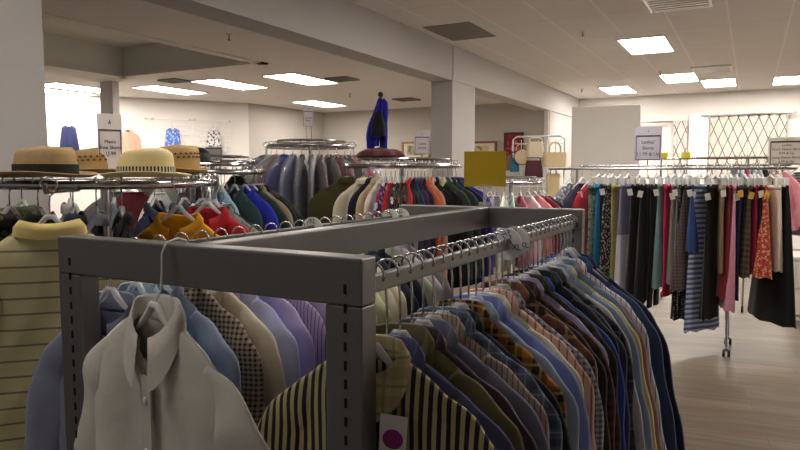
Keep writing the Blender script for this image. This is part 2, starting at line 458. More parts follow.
def collar(key, rx=.06, ry=.03, drop=.12, leaf=.045, pt=.04, n=16, stand=.03, gap=14, sag=0):
    def fn():
        vs = []; fs = []; N = n + 1
        for i in range(N):
            th = math.radians(gap + (360 - 2 * gap) * i / n)
            fr = max(0, math.cos(th)); bk = max(0, -math.cos(th))
            sx, cy = math.sin(th), -math.cos(th)
            zb = -drop - .055 * fr - .006 - sag * bk ** 2; zt = zb + stand + .006 * bk
            lf = leaf + pt * fr ** 2
            row = [(rx * sx, ry * cy, zb), (rx * .95 * sx, ry * .95 * cy, zt), (rx * 1.0 * sx, ry * 1.1 * cy, zt + .004),
                   (rx * 1.14 * sx + .006 * sx, ry * 1.25 * cy, zt - lf * .4), (rx * 1.26 * sx + .014 * fr * sx, ry * 1.4 * cy - .003, zt - lf)]
            vs += row
        for i in range(n):
            for q in range(4): fs.append((i * 5 + q, (i + 1) * 5 + q, (i + 1) * 5 + q + 1, i * 5 + q + 1))
        return MB().add(vs, fs).mesh('collar')
    return cached(('collar', key), fn)
def neckband(key, drop=.12):
    def fn():
        pts = []
        for i in range(20):
            th = 2 * PI * i / 20; fr = max(0, math.cos(th))
            pts.append((.063 * math.sin(th), -.02 * math.cos(th), -drop - .068 * fr ** 2 - .01))
        return MB().tube(pts, .006, 6, close=True).mesh('neckband')
    return cached(('neck', key), fn)
def lapel(key, side, drop=.12, T=.012):
    def fn():
        y = -T - .008; pts = [(.05, -drop - .01), (.085, -drop - .07), (.07, -drop - .09), (.1, -drop - .12), (.012, -drop - .34), (.004, -drop - .3), (.03, -drop - .1)]
        vs = [(side * x, y, z) for x, z in pts] + [(side * x, y + .005, z) for x, z in pts]; n = len(pts)
        fs = [tuple(range(n)), tuple(range(n, 2 * n))] + [(i, (i + 1) % n, n + (i + 1) % n, n + i) for i in range(n)]
        return MB().add(vs, fs).mesh('lapel', False)
    return cached(('lapel', key, side), fn)
def skirt_me(key, wt=.16, wb=.26, L=.65, top=-.125, T0=.016, T1=.05, folds=7, amp=.012, nz=9, n=28, tail=0):
    def fn():
        rnd = random.Random(repr(key)); ph = rnd.uniform(0, 6); vs = []
        for j in range(nz + 1):
            v = j / nz; w = wt + (wb - wt) * v ** .8; t = T0 + (T1 - T0) * v
            for k in range(n):
                th = 2 * PI * k / n; r = 1 + amp * 4 * v * math.sin(folds * th + ph)
                vs.append((w * r * math.cos(th), t * r * math.sin(th) + amp * v * math.sin(3 * th + ph), top - L * v - tail * v * math.cos(th) - .01 * v * math.sin(folds * th)))
        return MB().add(vs, [(j * n + k, j * n + (k + 1) % n, (j + 1) * n + (k + 1) % n, (j + 1) * n + k) for j in range(nz) for k in range(n)]).mesh('panel')
    return cached(('skirt', key), fn)
def band_me(key, wt=.16, top=-.13, T0=.016, h=.035):
    def fn():
        mb = MB(); n = 20; vs = []
        for z, s in ((top + .004, .96), (top + .004, 1.04), (top - h, 1.05), (top - h, .97)):
            for k in range(n):
                th = 2 * PI * k / n; vs.append((wt * s * math.cos(th), T0 * 1.25 * s * math.sin(th), z))
        return mb.add(vs, [(j * n + k, j * n + (k + 1) % n, (j + 1) * n + (k + 1) % n, (j + 1) * n + k) for j in range(3) for k in range(n)]).mesh('waistband')
    return cached(('band', key), fn)
def leg_me(key, side, L=1.0, top=-.13, w0=.09, w1=.085, T=.018):
    def fn():
        rnd = random.Random(repr(key)); ph = rnd.uniform(0, 6); n = 14; nz = 10; vs = []
        for j in range(nz + 1):
            v = j / nz; w = w0 + (w1 - w0) * v; c = side * (.078 + .012 * v)
            for k in range(n):
                th = 2 * PI * k / n; vs.append((c + w * math.cos(th) * .9, T * math.sin(th) + .006 * math.sin(5 * v + ph + side), top - .02 - L * v))
        return MB().add(vs, [(j * n + k, j * n + (k + 1) % n, (j + 1) * n + (k + 1) % n, (j + 1) * n + k) for j in range(nz) for k in range(n)]).mesh('trouser_leg')
    return cached(('leg', key, side), fn)
def hook_me(ext=0):
    def fn():
        pts = []
        for i in range(11):
            a = math.radians(-20 + 200 * i / 10); pts.append((.0225 * math.cos(a) , 0, .0225 * math.sin(a)))
        # arc over the bar: from right side over the top to the left, then the stem sweeps back under the bar
        pts = [(.0235 * math.cos(math.radians(a)), 0, .0235 * math.sin(math.radians(a)) - .001) for a in range(-25, 215, 20)]
        pts += [(-.012, 0, -.028), (-.002, 0, -.038), (0, 0, -.06), (0, 0, -.112 - ext)]
        return MB().tube(pts, .0027, 6).mesh('hook')
    return cached(('hook', ext), fn)
def arms_me(w=.195):
    def fn():
        z0 = -.112
        pts = [(-w, 0, z0 - .1), (-w * .65, 0, z0 - .058), (-.06, 0, z0 - .036), (-.024, 0, z0 - .006), (-.01, 0, z0 + .012), (.01, 0, z0 + .012), (.024, 0, z0 - .006), (.06, 0, z0 - .036), (w * .65, 0, z0 - .058), (w, 0, z0 - .1)]
        mb = MB().tube(pts, [.004, .005, .006, .008, .009, .009, .008, .006, .005, .004], 8)
        mb.tube([(-w * .97, 0, z0 - .1), (0, 0, z0 - .112), (w * .97, 0, z0 - .1)], .004, 6)
        return mb.mesh('hanger_arms')
    return cached(('arms', w), fn)
def clipbar_me(w=.14):
    def fn():
        mb = MB().tube([(-w, 0, -.098), (-.05, 0, -.1), (-.02, 0, -.085), (0, 0, -.07), (.02, 0, -.085), (.05, 0, -.1), (w, 0, -.098)], [.008, .009, .011, .012, .011, .009, .008], 8)
        return mb.mesh('hanger_bar')
    return cached(('clip', w), fn)
def clip_me(w=.14):
    def fn():
        mb = MB()
        mb.box((0, 0, -.13), (.03, .036, .075))
        return mb.mesh('clip', False)
    return cached(('clips', w), fn)

def hanger(label, loc, rz, group, kind='arms', body=None, ext=0):
    h = thing('clothes_hanger', label, 'hanger', loc, rz, group)
    use('hook', hook_me(ext), M_hook, h)
    if kind == 'arms': use('arms', arms_me(.15), body or M_clear, h).location = (0, 0, -ext)
    else:
        use('crossbar', clipbar_me(), body or M_clear, h); 
        for s in (-1, 1): c = use('clip', clip_me(), M_white, h); c.location = (s * .126, 0, 0)
    return h
SHORT = {"on the near grey rack's right bar": 'on the right bar', "on the near grey rack's left bar": 'on the left bar', 'on the round rack under the straw hats': 'under the straw hats',
 'on the round rack topped by the black cap': 'under the black cap', 'on the tall round rack by the back wall': 'on the tall rack', 'on the maroon-topped round rack': 'under the maroon top',
 'on the low round rack behind the yellow sign': 'behind the yellow sign', 'on the long rolling rack': 'on the rolling rack', 'on the rolling rack behind the skirts': 'behind the skirts',
 'on the far round rack by the left wall': 'by the left wall', 'on the far left wall grid': 'on the wall grid', 'at the right end of the rear rolling rack': 'on the rear rack', 'facing out under the black-banded hat': 'under the black-banded hat'}
USED = {}
def garment(kind, desc, mat, loc, rz, where, group, lod=1, var=0, extra=None, hang=True, sc_=1.0, hbody=None, tagc=None, drop=0, hgroup=None, tilt=0, collar_mat=None, cat=None, name=None, ext=0):
    label = desc + ' ' + where
    assert label not in USED, label
    USED[label] = 1
    z = loc[2] - drop - ext
    NAME = dict(shirt='dress_shirt', polo='polo_shirt', tee='t_shirt', blouse='blouse', blazer='blazer', dress='dress', skirt='skirt', trousers='trousers', jacket='jacket', bagged='bagged_garment')
    CAT = dict(shirt='shirt', polo='polo shirt', tee='t-shirt', blouse='blouse', blazer='blazer', dress='dress', skirt='skirt', trousers='trousers', jacket='jacket', bagged='garment')
    t = thing(name or NAME[kind], label, cat or CAT[kind], (loc[0], loc[1], z), rz, group)
    if tilt: t.rotation_euler = (0, tilt, rz)
    t.scale = (sc_, 1, sc_)
    P = dict(nx=26, nz=26, wr=.009) if lod == 0 else dict(nx=14, nz=11)
    S = dict(n=16, rings=14, wr=.012) if lod == 0 else dict(n=8, rings=8)
    cm = collar_mat or mat
    K = (kind, lod, var); ex = dict(extra or {}) if kind == 'shirt' else {}
    so = ex.pop('out', .05); xk = tuple(sorted(ex.items())); K = K + xk + (so,) if ex or so != .05 else K
    exs = {k: v for k, v in ex.items() if k in ('sw', 'slope', 'curv')}
    if 'sw' in ex: ex['cw'] = ex['sw'] + .025
    if kind in ('shirt', 'bagged', 'jacket'):
        T = .019 if kind != 'jacket' else .024
        use('shirt_body' if kind == 'shirt' else 'garment_body', torso(K, T=T, L=.72 if kind != 'bagged' else .95 + .1 * (var % 2), hw=.222 + .01 * var, **P, **ex), mat, t)
        for s in (-1, 1):
            use('sleeve', sleeve(K, s, L=.55 + .015 * var, T=T, out=so, **S, **exs), mat, t)
            if lod == 0: use('cuff', cuff(K, s, L=.55 + .015 * var, T=T, out=so, **exs), mat, t)
        use('collar', collar((kind, lod), n=24 if lod == 0 else 12, ry=.028 if lod == 0 else .024), cm, t)
        if lod == 0:
            pm = cached(('placket', K), lambda: MB().box((0, -.0265, -.12 - .4), (.03, .004, .62)).mesh('placket', False)); use('placket', pm, mat, t)
        if kind == 'bagged':
            fm = cached(('film', var), lambda: _film(var)); use('dust_cover', fm, M_film, t)
    elif kind == 'polo':
        use('shirt_body', torso(K, T=.022, L=.7, **P), mat, t)
        for s in (-1, 1): use('sleeve', sleeve(K, s, L=.24, w0=.085, w1=.085, out=.07, T=.022, **S), mat, t)
        use('collar', collar(('polo', lod), n=24, leaf=.04, pt=.03, rx=.074, ry=.03, stand=.022, sag=.016), cm, t)
    elif kind in ('tee', 'blouse'):
        use('shirt_body', torso(K, T=.018, L=.62 + .04 * var, hw=.225 + .02 * var, **P), mat, t)
        for s in (-1, 1): use('sleeve', sleeve(K, s, L=.22 if kind == 'tee' else .5, w0=.08, w1=.078 if kind == 'tee' else .06, out=.06, T=.018, **S), mat, t)
        use('neckband', neckband(0), cm, t)
    elif kind == 'blazer':
        use('jacket_body', torso(K, T=.016, L=.76, slope=.34, hw=.23, sw=.2, scoop=.1, fold=.003, curv=1.6, **P), mat, t)
        for s in (-1, 1):
            use('sleeve', sleeve(K, s, L=.6, w0=.078, w1=.062, T=.015, sw=.2, slope=.34, out=.03, curv=1.6, **S), mat, t)
            use('lapel', lapel(0, s), cm, t)
        use('collar', collar('blazer', n=14, leaf=.04, pt=-.02, gap=40, ry=.026), cm, t)
    elif kind == 'dress':
        use('dress_body', torso(K, T=.022, L=1.02 + .06 * var, hw=.29, cw=.2, sw=.17, scoop=.1, slope=.3, fold=.012, tail=0, **P), mat, t)
        use('neckband', neckband(0), cm, t)
    elif kind == 'skirt':
        kw = dict(extra or {})
        use('skirt_panel', skirt_me((var, tuple(sorted(kw.items()))), **kw), mat, t)
        use('waistband', band_me((var, kw.get('wt', .16)), wt=kw.get('wt', .16), T0=kw.get('T0', .016)), cm, t)
    elif kind == 'trousers':
        kw = dict(extra or {})
        for s in (-1, 1): use('leg', leg_me((var, tuple(sorted(kw.items()))), s, **kw), mat, t)
        use('waistband', band_me(('tr', var), wt=.165, T0=.02, h=.06), cm, t)
    if tagc:
        tm = cached(('tag',), lambda: MB().box((0, 0, 0), (.045, .002, .06)).mesh('tag', False))
        tg = use('price_tag', tm, solid('tag_' + tagc, dict(white=(238, 236, 230), yellow=(226, 178, 70), cream=(235, 226, 205))[tagc], .7), t)
        tg.location = (.175, .01 * (var - 1), -.2 - .015 * var); tg.rotation_euler = (.1, .2 * (1 if var % 2 else -1), PI / 2 + .2)
        tg['label'] = tagc + ' price tag'
    if hang:
        short = desc + ' ' + SHORT.get(where, where)
        if len(short.split()) > 13: short = desc + ' ' + ' '.join(SHORT.get(where, where).split()[:3])
        if kind in ('skirt', 'trousers'): hanger('clip hanger holding the ' + short, loc, rz, hgroup or 'hangers', 'clip', hbody)
        else: hanger(('clear' if hbody is None else 'white') + ' hanger in the ' + short, loc, rz, hgroup or 'hangers', 'arms', hbody, ext)
    return t
def _film(var):
    rnd = random.Random(var); mb = MB(); n = 20; vs = []; Z = [(-.09, .03, .02), (-.125, .11, .035), (-.2, .23, .045), (-.35, .3, .05), (-.6, .29, .055), (-.9, .3, .05), (-1.2, .31, .045)]
    for j, (z, w, t) in enumerate(Z):
        for k in range(n):
            th = 2 * PI * k / n; r = 1 + .06 * rnd.uniform(-1, 1); vs.append((w * math.cos(th), t * r * math.sin(th), z + rnd.uniform(-.01, .01)))
    return mb.add(vs, [(j * n + k, j * n + (k + 1) % n, (j + 1) * n + (k + 1) % n, (j + 1) * n + k) for j in range(len(Z) - 1) for k in range(n)]).mesh('dust_cover')

# ------------------------------------------------------------------ the grey H rack in front
RX0, RX1, RY0, RY1, RT = -1.41, -.582, .942, 2.655, 1.452
PW, PD, RH = .077, .05, .086
rack = thing('display_rack', 'grey steel H-shaped clothes rack full of shirts in front', 'clothes rack', ((RX0 + RX1) / 2, (RY0 + RY1) / 2, 0))
rc = Vector(((RX0 + RX1) / 2, (RY0 + RY1) / 2, 0))
def rb(mb, c, d): return mb.box((c[0] - rc.x, c[1] - rc.y, c[2]), d)
for yy in (RY0, RY1 - PD):
    f = MB()
    rb(f, ((RX0 + RX1) / 2, yy + PD / 2, RT - RH / 2), (RX1 - RX0, PD, RH))
    e = f.build('end_rail', M_steel, rack, smooth=False, bevel=.004)
    for x in (RX0 + PW / 2, RX1 - PW / 2):
        p = MB(); rb(p, (x, yy + PD / 2, (RT - RH) / 2 + .02), (PW, PD, RT - RH - .04))
        po = p.build('post', M_steel, rack, smooth=False, bevel=.003)
        for q in (-.0006, PD + .0006):
            s = MB()
            for k in range(38): rb(s, (x + .004, yy + q, RT - RH + .03 - k * .034), (.0045, .002, .017))
            s.build('slot_row', M_slot, po, smooth=False)
        g = MB(); rb(g, (x, yy + PD / 2, .02), (.1, .45, .04)); g.build('foot', M_steel, rack, smooth=False, bevel=.004)
f = MB(); rb(f, (rc.x, (RY0 + RY1) / 2, RT - RH / 2), (.045, RY1 - RY0 - 2 * PD, RH)); f.build('centre_rail', M_steel, rack, smooth=False, bevel=.004)
BZ = 1.393
BRX, BLX = -.612, -1.38
for x in (BRX, BLX):
    f = MB(); rb(f, (x, (RY0 + RY1) / 2, BZ), (.016, RY1 - RY0 - 2 * PD + .004, .034)); f.build('hang_bar', M_steel, rack, smooth=False, bevel=.003)
W = (lambda *a: a)
# --- right bar, near to far
NB = 'on the near grey rack'
right_bar = [
 ('cream and dark purple striped shirt', fab((196, 186, 140), 'vstripe', (50, 38, 48), p=.017), 0),
 ('dusky blue plain shirt', fab((74, 80, 118)), 1),
 ('olive green plain shirt', fab((104, 98, 66)), 2),
 ('shiny dark plum shirt', fab((62, 44, 62), rough=.45), 0),
 ('slate grey plain shirt', fab((116, 118, 138)), 1),
 ('taupe pinstripe shirt', fab((164, 146, 132), 'pin', (108, 92, 84), p=.012), 2),
 ('faded blue tartan shirt', fab((94, 112, 138), 'plaid', (60, 70, 92), (170, 180, 190), p=.04), 0),
 ('charcoal black plain shirt', fab((40, 41, 48)), 1),
 ('orange and black plaid flannel shirt', fab((38, 30, 24), 'plaid', (190, 120, 40), (220, 190, 120), p=.06), 2),
 ('pale sky blue shirt', fab((158, 178, 206)), 0),
 ('periwinkle blue shirt', fab((132, 146, 204)), 1),
 ('ivory cream shirt', fab((226, 220, 192)), 2),
 ('salmon pink striped shirt', fab((212, 178, 164), 'pin', (168, 110, 104), p=.02), 0),
 ('grey and white gingham shirt', fab((170, 176, 184), 'check', (84, 92, 106), p=.014), 1),
 ('brown and maroon plaid shirt', fab((74, 52, 42), 'plaid', (140, 92, 74), (200, 160, 130), p=.08), 2),
 ('dark coffee plain shirt', fab((52, 44, 42)), 0),
 ('chocolate brown checked shirt', fab((88, 62, 50), 'check', (60, 42, 34), p=.03), 1),
 ('lavender plain shirt', fab((160, 150, 196)), 2),
 ('dark olive checked shirt', fab((66, 62, 44), 'check', (44, 44, 34), p=.03), 0),
 ('royal blue collar shirt', fab((56, 78, 168)), 1),
 ('blackish green plain shirt', fab((38, 44, 40)), 2),
 ('dark slate blue shirt', fab((62, 68, 92)), 0),
 ('black tartan flannel shirt', fab((34, 34, 38), 'plaid', (70, 72, 80), (120, 120, 126), p=.07), 1),
 ('silver grey shirt', fab((186, 188, 194)), 2),
 ('light steel blue shirt', fab((138, 158, 190)), 0),
 ('butter yellow shirt', fab((214, 204, 140)), 1),
 ('washed chambray shirt', fab((112, 136, 170)), 2),
 ('dusty rose shirt', fab((178, 132, 120)), 0),
 ('white shirt with blue pinstripes', fab((214, 220, 228), 'pin', (120, 140, 186), p=.016), 1),
 ('indigo denim shirt', fab((58, 76, 112)), 2),
 ('blue black denim shirt', fab((34, 46, 72)), 0),
]
rnd = random.Random(5)
n = len(right_bar)
y0, y1 = RY0 + PD + .035, RY1 - PD - .06
def slowyaw(i): return math.radians(7 + 2.6 * math.sin(i * .55) + 2.0 * math.sin(i * 1.3 + 1))
for i, (d, m, v) in enumerate(right_bar):
    y = y0 + (y1 - y0) * (i / (n - 1)) ** .97
    lod = 0
    cm = fab((196, 186, 140), 'plaid', (170, 156, 110), (70, 60, 90), p=.05) if i == 0 else None
    dz = [.0, .004, -.003, .006][i % 4]
    g = garment('shirt', d, m, (BRX, y, BZ - .0015 + .0185), slowyaw(i), "on the near grey rack's right bar", 'shirts on the right bar of the grey rack', lod, v, collar_mat=cm, drop=.004 + dz + (-.006 if i == 0 else 0), ext=.035 if i < 29 else .012, hgroup='hangers on the right bar of the grey rack', sc_=(1 + .04 * math.sin(i * 2.1) + .004 * i) * (1.2 if i > 28 else 1), extra=dict(out=.11) if i > 22 else None)
    if i == 0:
        tg = MB().box((0, 0, 0), (.05, .002, .075)).build('price_tag', M_paper, g, smooth=False); tg.location = (.06, -.05, -.245); tg.rotation_euler = (.1, .08, .1); tg['label'] = 'white tag with a magenta dot'
        dt = MB().lathe([(0, 0), (.019, 0), (.019, .001), (0, .001)], n=20).build('dot', solid('magenta', (150, 40, 120), .7), tg); dt.rotation_euler = (PI / 2, 0, 0); dt.location = (0, -.0012, -.008)
# --- left bar, near to far
left_bar = [
 ('grey blue plain shirt', fab((122, 126, 150)), 0),
 ('pale teal shirt', fab((150, 176, 190)), 1),
 ('dusty blue shirt', fab((138, 150, 176)), 2),
 ('brown and cream houndstooth shirt', fab((176, 160, 138), 'check', (52, 36, 30), p=.014), 0),
 ('cream plain shirt', fab((222, 214, 192)), 1),
 ('pale periwinkle shirt', fab((178, 184, 226)), 2),
 ('light lilac shirt', fab((186, 172, 214)), 0),
 ('purple and white striped shirt', fab((178, 162, 196), 'pin', (110, 90, 140), p=.012), 1),
 ('faded mauve shirt', fab((158, 146, 172)), 2),
 ('soft white shirt', fab((218, 216, 220)), 0),
 ('pearl grey shirt', fab((196, 194, 192)), 1),
 ('off white shirt with thin stripes', fab((226, 222, 206), 'pin', (180, 176, 160), p=.018), 2),
 ('pale lime shirt', fab((206, 214, 168)), 0),
 ('ecru shirt', fab((228, 220, 200)), 1),
 ('vanilla shirt', fab((236, 228, 196)), 2),
 ('navy plain shirt', fab((44, 50, 74)), 0),
 ('dark midnight shirt', fab((34, 38, 52)), 1),
 ('sage green shirt', fab((172, 180, 150)), 2),
 ('pale mauve shirt', fab((192, 180, 192)), 0),
 ('smoky grey shirt', fab((128, 122, 126)), 1),
]
n = len(left_bar)
for i, (d, m, v) in enumerate(left_bar):
    y = y0 + .03 + (y1 - y0 - .06) * i / (n - 1)
    garment('shirt', d, m, (BLX, y, BZ + .017), slowyaw(i + 7) * .8, "on the near grey rack's left bar", 'shirts on the left bar of the grey rack', 0, v, drop=.006, hgroup='hangers on the left bar of the grey rack', sc_=(1 + .03 * math.sin(i * 1.7)) * (1.18 if i == 0 else 1), extra=dict(out=.13) if i == 0 else None)
# --- size discs
def size_disc(x, y, label, face=0, sz=.046):
    o = thing('size_divider', label, 'size divider', (x, y, BZ), face, 'round size dividers on the grey rack')
    pr = [(.016, -.0015), (sz, -.0015), (sz, .0015), (.016, .0015), (.016, -.0015)]
    d = MB().lathe(pr, n=30).build('disc', M_disc, o); d.rotation_euler = (PI / 2, 0, 0)
    for dx, dz in ((0, .031), (-.03, -.008), (.03, -.008)):
        lettering(['XL'], o, M_ink, .024, (dx, -.002, dz), (PI / 2, 0, 0))
size_disc(BRX, 1.79, 'white XL divider disc on the right bar, in front of its neighbour', math.radians(-8))
size_disc(BRX, 1.85, 'white XL divider disc on the right bar, tucked behind the first disc', math.radians(6))
size_disc(BLX, 1.9, 'white divider disc on the left bar behind the long centre rail, nearest', 0)
size_disc(BLX, 2.47, 'white divider disc on the left bar, first of the far pair', 0)
size_disc(BLX, 2.57, 'white divider disc on the left bar, second of the far pair', 0)
# --- white shirt hooked over the front rail
hk = [(0, .058, -.06), (0, .06, -.01), (0, .052, .012), (0, .03, .018), (0, 0, .012), (0, -.012, -.01), (0, -.014, -.05), (0, -.018, -.085), (0, -.03, -.1), (0, -.034, -.112)]
WS = (-1.048, RY0 - .001, RT - .008)
h = thing('wire_hanger', 'white wire hanger hooked over the front rail holding the white shirt', 'hanger', WS, 0)
MB().tube([(x, y - .003, z) for x, y, z in hk], .0024, 8).build('hook', M_white, h)
yaw = math.radians(-10)
a = use('arms', arms_me(.15), M_white, h); a.location = (0, -.036, -.012); a.rotation_euler = (0, 0, yaw)
ws = garment('shirt', 'sheer white dress shirt', fab((212, 207, 198)), (WS[0], WS[1] - .036, WS[2] + .012), yaw, 'hung on the front rail of the grey rack', None, 0, 5, hang=False, sc_=1.25, extra=dict(out=.15, sw=.2, slope=.36, curv=2.0))
bt = MB()
for k in range(6): bt.lathe([(0, -.002), (.0055, -.002), (.0055, .001), (0, .001)], c=(0, 0, 0), n=10)
for k in range(5):
    b = MB().lathe([(0, 0), (.0055, 0), (.005, .002), (0, .002)], n=12).build('button', M_white, ws); b.rotation_euler = (PI / 2, 0, 0); b.location = (0, -.029, -.25 - k * .085)
# --- yellow sign on the far end of the centre rail
ys = thing('sign_holder', 'blank yellow sign on a clear clip at the far end of the grey rack', 'sign', (rc.x - .005, RY1 - .03, RT - .004), math.radians(22))
MB().box((0, 0, .165), (.178, .004, .15)).build('sign_card', solid('mustard_card', (196, 164, 24), .6), ys, smooth=False)
MB().tube([(0, .0, -.01), (0, 0, .095)], .007, 8).box((0, 0, .008), (.05, .06, .03)).box((0, 0, .09), (.06, .012, .02)).build('clip', M_acrylic, ys, smooth=False)

# ------------------------------------------------------------------ round racks
def round_rack(name, label, x, y, ring_z, r, double=False, legs=4):
    o = thing(name, label, 'clothes rack', (x, y, 0))
    MB().tube([(r * math.cos(2 * PI * i / 48), r * math.sin(2 * PI * i / 48), ring_z) for i in range(48)], .0165, 10, close=True).build('ring', M_chrome, o)
    if double:
        MB().tube([(r * .8 * math.cos(2 * PI * i / 40), r * .8 * math.sin(2 * PI * i / 40), ring_z + .05) for i in range(40)], .01, 8, close=True).build('upper_ring', M_chrome, o)
    MB().tube([(0, 0, .12), (0, 0, ring_z + .02)], .02, 12).build('post', M_chrome, o)
    for k in range(legs):
        a = PI / 4 + k * PI / 2
        ca, sa = math.cos(a), math.sin(a)
        MB().tube([(0, 0, ring_z), (r * ca, r * sa, ring_z)], .009, 8).build('arm', M_chrome, o)
        lg = MB().tube([(0, 0, .3), (.25 * ca, .25 * sa, .13), (r * ca, r * sa, .09)], .012, 8).build('leg', M_chrome, o)
        cs = MB().tube([(r * ca, r * sa, .09), (r * ca, r * sa, .055)], .008, 8).build('caster', M_darkchrome, lg)
        w = MB()
        w.tube([(r * ca - .012 * sa, r * sa + .012 * ca, .028), (r * ca + .012 * sa, r * sa - .012 * ca, .028)], .028, 14); w.build('wheel', M_rubber, lg)
    return o
def ring_garments(cx, cy, rz_, r, items, where, group, hgroup, drop=.012, sc0=1.0, hbody=None):
    """phi: degrees from the direction to the entrance (towards the origin), positive to the viewer's right"""
    to = math.atan2(-cy, -cx)
    for i, it in enumerate(items):
        phi, kind, desc, mat = it[:4]; kw = it[4] if len(it) > 4 else {}
        a = to + math.radians(phi)
        kw = dict(kw); rr = r + kw.pop('out_r', 0)
        p = (cx + rr * math.cos(a), cy + rr * math.sin(a), rz_ + .0165); turn = math.radians(kw.pop('turn', 0))
        garment(kind, desc, mat, p, a + turn, where, group, kw.pop('lod', 1), i % 3, drop=kw.pop('drop', drop), hgroup=hgroup, hbody=hbody, sc_=sc0 * kw.pop('s', 1), **kw)

# B: near-left rounder with hats
BXc, BYc, BRr, BRz = -2.405, 1.834, .44, 1.553
rkB = round_rack('round_clothes_rack', 'chrome round rack with straw hats on top, behind the grey rack', BXc, BYc, BRz, BRr)
ta = math.atan2(-BYc, -BXc) - .2
MB().tube([(BRr * math.cos(ta), BRr * math.sin(ta), BRz - .015), (.82 * math.cos(ta), .82 * math.sin(ta), BRz - .012), (.83 * math.cos(ta), .83 * math.sin(ta), BRz + .012)], .008, 8).build('face_out_arm', M_chrome, rkB)
navy = fab((36, 42, 66))
ring_garments(BXc, BYc, BRz, BRr, [
 (-100, 'polo', 'dull olive polo shirt', fab((92, 88, 56))),
 (-62, 'polo', 'dark brown polo shirt', fab((74, 60, 44))),
 (-46, 'polo', 'dark floral print shirt', fab((52, 50, 44), 'floral', (120, 112, 80), (70, 84, 62), p=.03)),
 (-30, 'polo', 'forest green polo shirt', fab((44, 60, 46))),
 (-14, 'polo', 'plain navy polo shirt', navy),
 (-4, 'polo', 'ink blue polo shirt with white trim', fab((30, 34, 52)), dict(collar_mat=fab((150, 155, 165)))),
 (7, 'polo', 'black polo shirt', fab((24, 24, 28))),
 (27, 'polo', 'mustard yellow polo shirt', fab((232, 168, 26)), dict(lod=0, turn=30, s=1.08, out_r=.1, collar_mat=fab((220, 152, 20)))),
 (62, 'polo', 'crimson red polo shirt', fab((164, 28, 42))),
 (73, 'polo', 'grey green polo shirt', fab((112, 124, 112))),
 (82, 'polo', 'jet black polo shirt', fab((20, 20, 24))),
 (91, 'polo', 'light blue polo shirt', fab((128, 182, 216))),
 (100, 'polo', 'white and navy print polo shirt', fab((196, 210, 224), 'floral', (40, 60, 110), p=.045)),
 (110, 'polo', 'bottle green polo shirt', fab((40, 56, 50))),
 (128, 'polo', 'navy and grey polo shirt', fab((60, 64, 78))),
 (150, 'polo', 'deep navy ribbed polo shirt', fab((34, 38, 62))),
 (175, 'polo', 'denim grey polo shirt', fab((96, 104, 116))),
 (-160, 'polo', 'pale grey polo shirt', fab((170, 170, 168))),
 (-130, 'polo', 'moss green polo shirt', fab((84, 92, 64))),
], 'on the round rack under the straw hats', 'polo shirts on the hat-topped round rack', 'hangers on the hat-topped round rack')
# polo facing out at the front of that rack
to = math.atan2(-BYc, -BXc); a = to + math.radians(-33)
pp = (BXc + (BRr + .0) * math.cos(a), BYc + (BRr + .0) * math.sin(a), BRz + .0165)
pp = (-2.05, 1.36, BRz + .0165)
to0 = math.atan2(1.36 - BYc, -2.05 - BXc)
M_polo = fab((226, 216, 164), 'hline', (150, 140, 124), p=.043)
garment('polo', 'pale yellow polo shirt with thin grey stripes', M_polo, (BXc + .79 * math.cos(to - .2), BYc + .79 * math.sin(to - .2), BRz + .01), to - PI / 2 - .1, 'facing out under the black-banded hat', None, 0, 0, drop=-.005, collar_mat=fab((216, 194, 126)), hgroup='hangers on the hat-topped round rack', sc_=1.12)

# hats
def straw(name, c, c2, sc_=90):
    m, nt, b = newmat(name)
    tc = nt.nodes.new('ShaderNodeTexCoord')
    v = nt.nodes.new('ShaderNodeTexVoronoi'); v.inputs['Scale'].default_value = 260
    n = nt.nodes.new('ShaderNodeTexNoise'); n.inputs['Scale'].default_value = 22; n.inputs['Detail'].default_value = 5
    nt.links.new(tc.outputs['Object'], v.inputs['Vector']); nt.links.new(tc.outputs['Object'], n.inputs['Vector'])
    f = mth(nt, 'MULTIPLY', mth(nt, 'ADD', v.outputs['Distance'], n.outputs['Fac']), .55)
    nt.links.new(mixc(nt, f, lin(c), lin(c2)), b.inputs['Base Color']); b.inputs['Roughness'].default_value = .8
    bp = nt.nodes.new('ShaderNodeBump'); bp.inputs['Strength'].default_value = .5; bp.inputs['Distance'].default_value = .003
    nt.links.new(f, bp.inputs['Height']); nt.links.new(bp.outputs['Normal'], b.inputs['Normal'])
    return m
